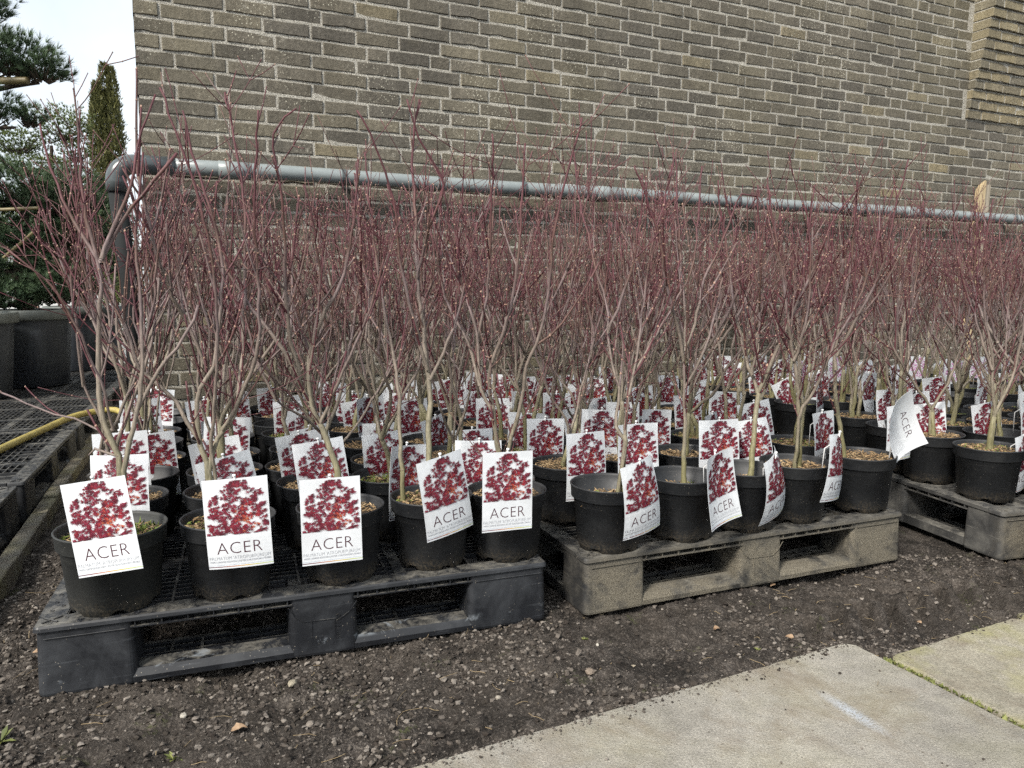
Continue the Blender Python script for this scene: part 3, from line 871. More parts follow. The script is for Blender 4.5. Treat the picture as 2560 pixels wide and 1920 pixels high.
# ================================================================ PALLETS
PH = 0.16
_pal = {}
XB = [(0.0, 0.200), (0.530, 0.697), (0.980, 1.200)]
YB = [(0.0, 0.155), (0.42, 0.58), (0.845, 1.0)]
def pallet_parts(mat):
    if mat in _pal: return _pal[mat]
    m = M[mat]; parts = {}
    fr = MB()
    t0, t1 = PH - 0.012, PH
    fr.rbox(0.0, 1.2, 0.0, 0.062, t0, t1, 0.012)
    fr.rbox(0.0, 1.2, 0.938, 1.0, t0, t1, 0.012)
    fr.box(0.0, 0.055, 0.0605, 0.9395, t0, t1 - 0.0004)
    fr.box(1.145, 1.2, 0.0605, 0.9395, t0, t1 - 0.0004)
    for x0, x1 in ((0.355, 0.385), (0.80, 0.83)):
        fr.box(x0, x1, 0.0605, 0.9395, t0 - 0.004, t1 - 0.0008)
    for y0, y1 in ((0.335, 0.37), (0.64, 0.675)):
        fr.box(0.054, 1.146, y0, y1, t0 - 0.003, t1 - 0.0012)
    # ribbed lip under the deck edge between the feet, front and back, left and right
    for (a, b) in ((0.2, 0.53), (0.697, 0.98)):
        for y0, y1, yb in ((0.002, 0.026, 0.026), (0.974, 0.998, 0.974)):
            fr.box(a - 0.01, b + 0.01, y0, y1, PH - 0.0285, PH - 0.0255)
            fr.box(a - 0.01, b + 0.01, min(yb, yb + 0.004), max(yb, yb + 0.004), PH - 0.0285, t0)
            n = 6
            for i in range(n + 1):
                x = a + (b - a) * i / n
                fr.box(x - 0.0015, x + 0.0015, y0 + 0.001, y1, PH - 0.026, t0)
    for (a, b) in ((0.155, 0.42), (0.58, 0.845)):
        for x0, x1, xb in ((0.002, 0.026, 0.026), (1.174, 1.198, 1.170)):
            fr.box(x0, x1, a - 0.01, b + 0.01, PH - 0.0285, PH - 0.0255)
            fr.box(xb, xb + 0.004, a - 0.01, b + 0.01, PH - 0.0285, t0)
            for i in range(6):
                y = a + (b - a) * i / 5
                fr.box(x0 + 0.001, x1, y - 0.0015, y + 0.0015, PH - 0.026, t0)
    # little studs and corner cleats on the rim
    rs = random.Random(4)
    for i in range(40):
        x = 0.03 + 1.14 * i / 39; y = 0.018 + 0.022 * (i % 2)
        fr.lathe([(0.0055, PH - 0.001), (0.0052, PH + 0.0012), (0.0036, PH + 0.0014), (0.003, PH - 0.0005)], 8, x, y)
    for i in range(34):
        y = 0.09 + 0.82 * i / 33
        for x in (0.02 + 0.018 * (i % 2), 1.18 - 0.018 * (i % 2)):
            fr.lathe([(0.0055, PH - 0.001), (0.0052, PH + 0.0012), (0.0036, PH + 0.0014), (0.003, PH - 0.0005)], 6, x, y)
    for cx, sx in ((0.0, 1), (1.2, -1)):
        for cy, sy in ((0.0, 1), (1.0, -1)):
            for a, b in (((0.012, 0.05), (0.045, 0.02)), ((0.015, 0.02), (0.05, 0.05))):
                p0 = (cx + sx * a[0], cy + sy * a[1], PH + 0.0015); p1 = (cx + sx * b[0], cy + sy * b[1], PH + 0.0015)
                fr.tube([p0, p1], 0.0022, 6)
    for path in ([(0.532, 0.128), (0.545, 0.104), (0.565, 0.088), (0.655, 0.086), (0.675, 0.10), (0.694, 0.125)], [(0.585, 0.085), (0.585, 0.012)], [(0.640, 0.085), (0.640, 0.012)], [(0.02, 0.132), (0.18, 0.132)], [(1.0, 0.132), (1.18, 0.132)]):
        fr.tube([(x, 0.0012, z) for x, z in path], 0.0011, 5)
    parts['deck_frame'] = fr.mesh('deck_frame', m)
    # rib grid
    gr = MB()
    def blocked(x0, x1, y):
        for a, b in XB:
            if (0.075 < y < 0.135 or 0.865 < y < 0.925) and x0 < b - 0.02 and x1 > a + 0.02: return True
        return False
    y = 0.088
    while y < 0.935:
        xs = [0.055, 0.20, 0.355, 0.385, 0.53, 0.697, 0.80, 0.83, 0.98, 1.145]
        for a, b in zip(xs[:-1], xs[1:]):
            if not blocked(a, b, y): gr.box(a, b, y - 0.0022, y + 0.0022, PH - 0.026, PH - 0.0018)
        y += 0.0265
    x = 0.055
    while x < 1.146:
        gr.box(x - 0.003, x + 0.003, 0.062, 0.938, PH - 0.0262, PH - 0.0022)
        x += 0.0727
    parts['deck_grid'] = gr.mesh('deck_grid', m)
    for i, (a, b) in enumerate(XB):
        for j, (c, d) in enumerate(YB):
            bk = MB(); bk.rbox(a + 0.0015, b - 0.0015, c + 0.0015, d - 0.0015, 0.0, PH - 0.012, 0.018, 0.003, 5)
            parts['block_%d%d' % (i, j)] = bk.mesh('foot_block', m)
    for j, (c, d) in enumerate(YB):
        rn = MB()
        front = j != 2
        ys, ye = (c, d) if front else (d, c)
        sg = 1 if front else -1
        # sloping outer board
        prof = [(0.003, 0.001), (0.002, 0.014), (0.012, 0.030), (0.055, 0.034), (0.055, 0.001)]
        pts = []
        for x in (0.190, 0.540, 0.687, 0.990):
            pts.append([(x, ys + sg * p_[0], p_[1]) for p_ in prof])
        for q in (0, 2):
            vs = pts[q] + pts[q + 1]
            fs = [(i, (i + 1) % 5, 5 + (i + 1) % 5, 5 + i) for i in range(5)] + [(4, 3, 2, 1, 0), (5, 6, 7, 8, 9)]
            rn.add(vs, fs)
        for a, b in ((0.195, 0.535), (0.692, 0.985)):
            for dy in (0.085, 0.115, 0.147):
                w = 0.003 if dy < 0.14 else 0.007
                yy = ys + sg * dy
                rn.box(a, b, yy - w, yy + w, 0.002, 0.026)
            for i in range(1, 5):
                x = a + (b - a) * i / 5
                rn.box(x - 0.003, x + 0.003, min(ys + sg * 0.05, ys + sg * 0.147), max(ys + sg * 0.05, ys + sg * 0.147), 0.003, 0.025)
        parts['run_%d' % j] = rn.mesh('bottom_runner', m)
    # runners under the two short sides
    for i, (a, b) in enumerate(((0.004, 0.13), (1.07, 1.196))):
        rn = MB()
        for c, d in ((0.150, 0.425), (0.575, 0.850)):
            e0, e1 = (a, a + 0.05) if i == 0 else (b - 0.05, b)
            rn.box(e0, e1, c, d, 0.002, 0.032)
            o0, o1 = (e1, b) if i == 0 else (a, e0)
            for q in range(1, 5):
                yy = c + (d - c) * q / 5
                rn.box(o0, o1, yy - 0.003, yy + 0.003, 0.003, 0.024)
            rn.box((o0 + o1) / 2 - 0.003, (o0 + o1) / 2 + 0.003, c, d, 0.0035, 0.0235)
            f0, f1 = (b - 0.012, b) if i == 0 else (a, a + 0.012)
            rn.box(f0, f1, c, d, 0.0025, 0.027)
        parts['side_%d' % i] = rn.mesh('side_runner', m)
    _pal[mat] = parts
    return parts
PAL = {}
def pallet(key, x, y, ang, mat, label, sx=1.0, sy=1.0, z=0.0):
    e = empty('plastic_pallet', (x, y, z), (0, 0, R(ang)))
    e.scale = (sx, sy, 1)
    tag(e, label, 'pallet', 'black plastic pallets')
    deck = None
    for k_, me in pallet_parts(mat).items():
        nm = {'b': 'foot_block', 'r': 'bottom_runner', 's': 'side_runner'}.get(k_[0], k_)
        o = obj(nm, me, deck if k_ == 'deck_grid' else e)
        if k_ == 'deck_frame': deck = o
    PAL[key] = (x, y, R(ang), sx, sy)
    return e
def on_pal(key, u, v):
    x, y, a, sx, sy = PAL[key]
    u *= sx; v *= sy
    return x + u * math.cos(a) - v * math.sin(a), y + u * math.sin(a) + v * math.cos(a)
PA = pallet('A', -1.037, 1.552, 19.5, 'pallet_black', 'black plastic pallet nearest the camera, bluish scuffs along its base')
pallet('B', 0.198, 1.970, 21.9, 'pallet_muddy', 'front pallet plastered with dried sandy mud, beside the black one', 0.975)
pallet('C', 1.604, 2.395, 15.0, 'pallet_grey', 'grey dusty pallet on the right with its short side facing the gap')
pallet('D', 1.845, 1.385, 10.5, 'pallet_muddy', 'mud-splashed pallet corner at the right edge of the picture')
pallet('G', -1.372, 2.515, 21.0, 'pallet_old', 'pallet behind the nearest black one, mostly hidden under pots', 1.0, 0.95)
pallet('H', -0.185, 2.925, 22.5, 'pallet_old', 'middle pallet against the wall, hidden behind the muddy one', 1.0, 1.0)
pallet('I', 1.315, 3.475, 16.5, 'pallet_old', 'pallet right behind the grey dusty one, hidden under pots')
pallet('J', 0.98, 4.50, 22.0, 'pallet_old', 'farthest pallet at the wall below the corbelled pier, hidden under pots', 1.0, 0.5)
pallet('K', 2.56, 3.83, 18.0, 'pallet_old', 'pallet at the far right under the purple-flowered cards')
EA = math.degrees(math.atan2(0.93, -0.368))
def side_pallet(key, x, y, label):
    return pallet(key, x, y, EA, 'pallet_old', label)
# left row: local x runs away from the camera, local y to the left
side_pallet('F', -1.398, 1.63, 'empty black pallet cut off by the left picture edge')
side_pallet('E', -1.850, 2.80, 'empty black pallet at left with the yellow hose lying across it')
side_pallet('E2', -2.300, 3.955, 'empty black pallet at left in front of the big plant tubs')
side_pallet('E3', -2.745, 5.10, 'far left pallet carrying the big black plant tubs')
side_pallet('E4', -3.72, 4.70, 'left pallet beyond the empty ones, under the leftmost tub')

# embossed letters on the middle foot of the near pallet
def text_geo(body, size, spacing=1.0, extrude=0.0, xs=1.0, offset=0.0):
    cu = bpy.data.curves.new('txt', 'FONT')
    cu.body = body; cu.size = size; cu.space_character = spacing
    cu.align_x = 'CENTER'; cu.extrude = extrude; cu.resolution_u = 3; cu.offset = offset
    o = bpy.data.objects.new('txt', cu); COL.objects.link(o)
    bpy.context.view_layer.update()
    me = bpy.data.meshes.new_from_object(o.evaluated_get(bpy.context.evaluated_depsgraph_get()))
    vs = [(v.co.x * xs, v.co.y, v.co.z) for v in me.vertices]; fs = [tuple(p_.vertices) for p_ in me.polygons]
    bpy.data.objects.remove(o); bpy.data.curves.remove(cu); bpy.data.meshes.remove(me)
    return vs, fs
vs, fs = text_geo('RP11100', 0.016, 1.15, 0.0008)
lt = obj('embossed_letters', mesh('embossed_letters', vs, fs, M['pallet_black']), PA)
lt.matrix_local = Matrix.Translation((0.653, 0.0013, 0.065)) @ Matrix(((0, -1, 0, 0), (0, 0, -1, 0), (1, 0, 0, 0), (0, 0, 0, 1)))

# ================================================================ POTS, SOIL
def pot_mesh(mat):
    mb = MB()
    prof = [(0.0, 0.012), (0.085, 0.012), (0.090, 0.0005), (0.0965, 0.0005), (0.0985, 0.012), (0.1005, 0.013), (0.1125, 0.148), (0.1185, 0.150), (0.1205, 0.152), (0.1225, 0.184),
            (0.1245, 0.1855), (0.1248, 0.1885), (0.1235, 0.190), (0.1205, 0.1895), (0.1185, 0.183), (0.1145, 0.150), (0.1095, 0.1475), (0.1070, 0.115), (0.1, 0.08), (0.0, 0.08)]
    mb.lathe(prof, 40)
    # notches in the foot ring
    for k_ in range(8):
        for i in range(3):
            pass
    v = []
    for (x, y, z) in mb.v:
        r = math.hypot(x, y)
        if r > 0.08 and z < 0.005:
            a = math.atan2(y, x)
            if math.cos(a * 6) > 0.45: z = 0.010
        v.append((x, y, z))
    mb.v = v
    return mb.mesh('pot', M[mat], True)
POT = {'black': pot_mesh('pot_black'), 'dusty': pot_mesh('pot_dusty')}
def soil_mesh(seed, zl, moss):
    rs = random.Random(seed); mb = MB()
    n = 20
    rings = [0.0, 0.03, 0.06, 0.09, 0.1135 if zl > 0.15 else 0.109]
    for ri, r in enumerate(rings):
        for k_ in range(n):
            a = 2 * math.pi * k_ / n
            z = zl + rs.uniform(-0.004, 0.004) - (0.006 if ri == 4 else 0) + 0.004 * math.cos(r * 25)
            mb.v.append((r * math.cos(a), r * math.sin(a), z)); mb.c.append((0.045, 0.033, 0.022, 1))
    for i in range(len(rings) - 1):
        for k_ in range(n):
            k2 = (k_ + 1) % n
            mb.f.append((i * n + k_, (i + 1) * n + k_, (i + 1) * n + k2, i * n + k2))
    pal = [(0.28, 0.19, 0.10), (0.20, 0.13, 0.07), (0.36, 0.26, 0.15), (0.11, 0.075, 0.045), (0.16, 0.12, 0.07)]
    for i in range(520):
        r = 0.108 * math.sqrt(rs.random()); a = rs.uniform(0, 6.28)
        c0 = Vector((r * math.cos(a), r * math.sin(a), zl + rs.uniform(0.0, 0.009)))
        b = rs.uniform(0, 6.28); L = rs.uniform(0.004, 0.013); w = rs.uniform(0.0012, 0.0032)
        d = Vector((math.cos(b), math.sin(b), rs.uniform(-.5, .5))) * L; s_ = Vector((-math.sin(b), math.cos(b), rs.uniform(-.6, .6))) * w
        g = rs.uniform(.7, 1.3); cc = pal[rs.randrange(5)]
        if moss and rs.random() < moss: cc = (0.12, 0.15, 0.035)
        mb.add([c0 - d, c0 - s_, c0 + d, c0 + s_, c0 + Vector((0, 0, w))], [(0, 1, 4), (1, 2, 4), (2, 3, 4), (3, 0, 4)], (cc[0] * g, cc[1] * g, cc[2] * g, 1))
    if moss:
        for i in range(int(220 * moss)):
            a = rs.gauss(1.0, 0.9); r = rs.uniform(0.05, 0.105)
            c0 = Vector((r * math.cos(a), r * math.sin(a), zl + 0.004)); b = rs.uniform(0, 6.28); L = rs.uniform(.006, .018)
            t_ = c0 + Vector((math.cos(b) * L * .6, math.sin(b) * L * .6, L)); s_ = Vector((-math.sin(b), math.cos(b), 0)) * 0.003
            g = rs.uniform(.6, 1.3)
            mb.add([c0 - s_, c0 + s_, t_], [(0, 1, 2)], (0.13 * g, 0.17 * g, 0.045 * g, 1))
    return mb.mesh('potting_soil', M['potting_mix'])
SOIL = [soil_mesh(1, 0.165, 0), soil_mesh(2, 0.170, 0.12), soil_mesh(3, 0.172, 0.0), soil_mesh(4, 0.160, 0.5), soil_mesh(5, 0.135, 0.05)]

# ================================================================ MAPLES
class Wood:
    def __init__(s):
        s.v, s.f, s.a = [], [], []
    def tube(s, P, Rr, n, ages):
        b = len(s.v); x = None; N = len(P)
        for i in range(N):
            d = P[min(i + 1, N - 1)] - P[max(i - 1, 0)]
            if d.length < 1e-7: d = Vector((0, 0, 1))
            d = d.normalized()
            x = d.orthogonal() if x is None else x - d * x.dot(d)
            if x.length < 1e-6: x = d.orthogonal()
            x = x.normalized(); y = d.cross(x); r = Rr[i]; p = P[i]
            for k_ in range(n):
                a = 6.2831853 * k_ / n
                s.v.append(p + x * (r * math.cos(a)) + y * (r * math.sin(a))); s.a.append(ages[i])
        for i in range(N - 1):
            for k_ in range(n):
                k2 = (k_ + 1) % n
                s.f.append((b + i * n + k_, b + i * n + k2, b + (i + 1) * n + k2, b + (i + 1) * n + k_))
        s.f.append(tuple(b + (N - 1) * n + k_ for k_ in range(n)))
    def bud(s, p, r, age=1.0):
        b = len(s.v)
        for d in ((1, 0, 0), (0, 1, 0), (-1, 0, 0), (0, -1, 0), (0, 0, 1.3), (0, 0, -1)):
            s.v.append(p + Vector(d) * r); s.a.append(age)
        s.f += [(b + i, b + (i + 1) % 4, b + 4) for i in range(4)] + [(b + (i + 1) % 4, b + i, b + 5) for i in range(4)]
    def mesh(s, name):
        return mesh(name, s.v, s.f, M['bark'], smooth=True, attrs={'age': s.a})

def resample(pts, step):
    P = [Vector(p) for p in pts]
    # Catmull-Rom through the given points
    out = []
    for i in range(len(P) - 1):
        p0 = P[max(i - 1, 0)]; p1 = P[i]; p2 = P[i + 1]; p3 = P[min(i + 2, len(P) - 1)]
        n = max(1, int((p2 - p1).length / step))
        for k_ in range(n):
            t = k_ / n
            out.append(0.5 * ((2 * p1) + (p2 - p0) * t + (2 * p0 - 5 * p1 + 4 * p2 - p3) * t * t + (3 * p1 - p0 - 3 * p2 + p3) * t ** 3))
    out.append(P[-1])
    return out

def shoot(W, rs, p, d, L, r, lev, age0):
    """a straight young shoot with opposite buds; carries finer twigs"""
    step = rs.uniform(0.030, 0.046)
    hang = rs.choice((0.05, 0.09, 0.13, 0.17))
    n = max(2, int(L / step))
    P = [p.copy()]; d = d.normalized()
    side = d.orthogonal().normalized(); side.rotate(Matrix.Rotation(rs.uniform(0, 6.28), 3, d))
    kids = []
    for i in range(n):
        up = hang if lev == 1 else 0.06
        d = (d + Vector((0, 0, up * (1.6 if i < 3 else .5))) + Vector((rs.gauss(0, .024), rs.gauss(0, .024), rs.gauss(0, .015)))).normalized()
        P.append(P[-1] + d * step)
        side = (side - d * side.dot(d)).normalized(); side = d.cross(side)      # decussate
        if i < n - 1 and lev < 3:
            pr = (0.20 if lev == 1 else 0.06)
            if rs.random() < pr:
                for sg in ((1, -1) if rs.random() < .45 else (rs.choice((1, -1)),)):
                    kids.append((P[-1], (d * rs.uniform(.55, .95) + side * sg * rs.uniform(.6, 1.0)).normalized(), (1 - i / n) * 0.4 + 0.3))
    r = max(r, 0.0012); R0, R1 = r, max(r * 0.7, 0.0011)
    rad = [R0 + (R1 - R0) * i / n for i in range(n + 1)]
    if lev == 1: age0 = rs.choice((.55, .60, .69, .74, .80, .83, .86, .88)) + rs.gauss(0, .02)
    age = [max(.4, min(0.965, age0 + 0.10 * i / n)) for i in range(n + 1)]
    W.tube(P, rad, 5 if r > 0.003 else 4, age)
    for i in range(1, n + 1):
        if rs.random() < 0.55: W.bud(P[i], rad[i] * 1.5 + 0.0005, 1.0 if rs.random() < .75 else 0.5)
    for (q, dd, fr) in kids:
        LL = (rs.uniform(0.05, 0.20) if lev == 1 else rs.uniform(0.03, 0.09)) * (0.6 + fr)
        shoot(W, rs, q, dd, LL, r * rs.uniform(.45, .65), lev + 1, min(.90, age0 + .05))

def make_maple(seed, limbs, soil_z, dens=1.0, top=1.0):
    rs = random.Random(seed)
    T, W = Wood(), Wood()
    for li, (r0, pts) in enumerate(limbs):
        pts = [Vector(p) for p in pts]
        base = pts[0].z < 0.34
        if base and pts[0].z > soil_z:
            q = pts[0]; pts = [Vector((q.x * 0.5 if abs(q.x) < .06 else q.x, q.y * .5, soil_z - 0.01))] + pts
        P = resample(pts, 0.03)
        n = len(P)
        for i in range(1, n):
            P[i] = P[i] + Vector((rs.gauss(0, .0016), rs.gauss(0, .0016), 0))
        tot = sum((P[i + 1] - P[i]).length for i in range(n - 1))
        r1 = max(0.0021, r0 * (0.25 if tot > 0.35 else 0.68))
        rad = []; age = []
        for i in range(n):
            t = i / (n - 1)
            rr_ = r0 + (r1 - r0) * t ** 0.62
            if base and i < 2: rr_ *= 1.18
            if i % 4 == 3: rr_ *= 1.10
            rad.append(rr_)
            hz = max(0.0, (P[i].z - 0.2) / 0.95)
            age.append(max(0.0, min(0.88, 0.02 + 0.60 * hz + 0.36 * max(0.0, (0.0070 - rr_) / 0.0045))))
        T.tube(P, rad, 8 if r0 > .008 else 6, age)
        # side shoots
        acc = 0.0
        for i in range(1, n - 1):
            acc += (P[i + 1] - P[i]).length
            d = (P[i + 1] - P[i - 1]).normalized()
            if rad[i] < 0.0075 and rs.random() < .5: T.bud(P[i], rad[i] * 1.22, 0.45)
            if acc < 0.048: continue
            acc = 0
            z = P[i].z
            pr = (0.08 if z < 0.30 else 0.46 if z < 0.5 else 0.46) * dens
            if rs.random() > pr: continue
            a = rs.uniform(0, 6.28)
            sv = d.orthogonal().normalized(); sv.rotate(Matrix.Rotation(a, 3, d))
            for sg in ((1, -1) if rs.random() < .55 else (1,)):
                dd = (d * rs.uniform(.8, 1.1) + sv * sg * rs.uniform(.25, .85)).normalized()
                if dd.z < 0: dd.z *= .3
                lim = max(0.04, (0.99 * top - z) * rs.uniform(.5, 1.15))
                LL = min(rs.uniform(.08, .44), lim)
                if z < .45: LL *= .65
                shoot(W, rs, P[i], dd, LL, min(rad[i] * .75, rs.uniform(.0016, .0036)), 1, min(.80, age[i] + .13))
        # end of the limb: two or three shoots, or a clean cut
        d = (P[-1] - P[-3]).normalized() if n > 3 else Vector((0, 0, 1))
        if tot > 0.3 and P[-1].z < 0.97 * top:
            for q in range(rs.choice((2, 2, 3))):
                sv = d.orthogonal().normalized(); sv.rotate(Matrix.Rotation(rs.uniform(0, 6.28), 3, d))
                shoot(W, rs, P[-1], (d + sv * rs.uniform(.2, .5)).normalized(), rs.uniform(.08, .26), r1 * rs.uniform(.6, .85), 1, age[-1] + .08)
    return T.mesh('trunk'), W.mesh('crown')

def random_limbs(seed):
    rs = random.Random(seed * 7 + 1)
    limbs = []
    ns = rs.choice((1, 1, 2, 2, 3))
    for s_ in range(ns):
        a0 = rs.uniform(0, 6.28); off = 0.0 if ns == 1 else 0.018
        b = Vector((off * math.cos(a0 + s_ * 2.1), off * math.sin(a0 + s_ * 2.1), 0.15))
        r0 = rs.uniform(.0095, .0125) if ns == 1 else rs.uniform(.0075, .010)
        lean = Vector((rs.gauss(0, .12), rs.gauss(0, .12), 1)).normalized()
        hf = rs.uniform(.10, .26)
        f0 = b + lean * hf
        limbs.append((r0, [b, b + lean * hf * .5 + Vector((rs.gauss(0, .008), rs.gauss(0, .008), 0)), f0]))
        k_ = rs.choice((2, 3)) if ns > 1 else rs.choice((3, 3, 4))
        for j in range(k_):
            az = a0 + s_ * 2.1 + 6.28 * j / k_ + rs.gauss(0, .35)
            sp = rs.uniform(.10, .26) if j else rs.uniform(.02, .1)
            H = rs.uniform(.62, .95)
            pts = [f0 - lean * 0.01]
            q = f0
            for w in range(1, 5):
                t = w / 4
                rad_ = sp * (1.5 * t - .55 * t * t)
                pts.append(Vector((f0.x + math.cos(az) * rad_ + rs.gauss(0, .012), f0.y + math.sin(az) * rad_ + rs.gauss(0, .012), f0.z + (H - f0.z) * t)))
            limbs.append((r0 * rs.uniform(.6, .75), pts))
            if rs.random() < .6:
                m_ = pts[2]; az2 = az + rs.uniform(-1.3, 1.3); sp2 = rs.uniform(.06, .16)
                limbs.append((r0 * .48, [m_, m_ + Vector((math.cos(az2) * sp2 * .6, math.sin(az2) * sp2 * .6, .13)), m_ + Vector((math.cos(az2) * sp2, math.sin(az2) * sp2, rs.uniform(.25, .42)))]))
    return limbs
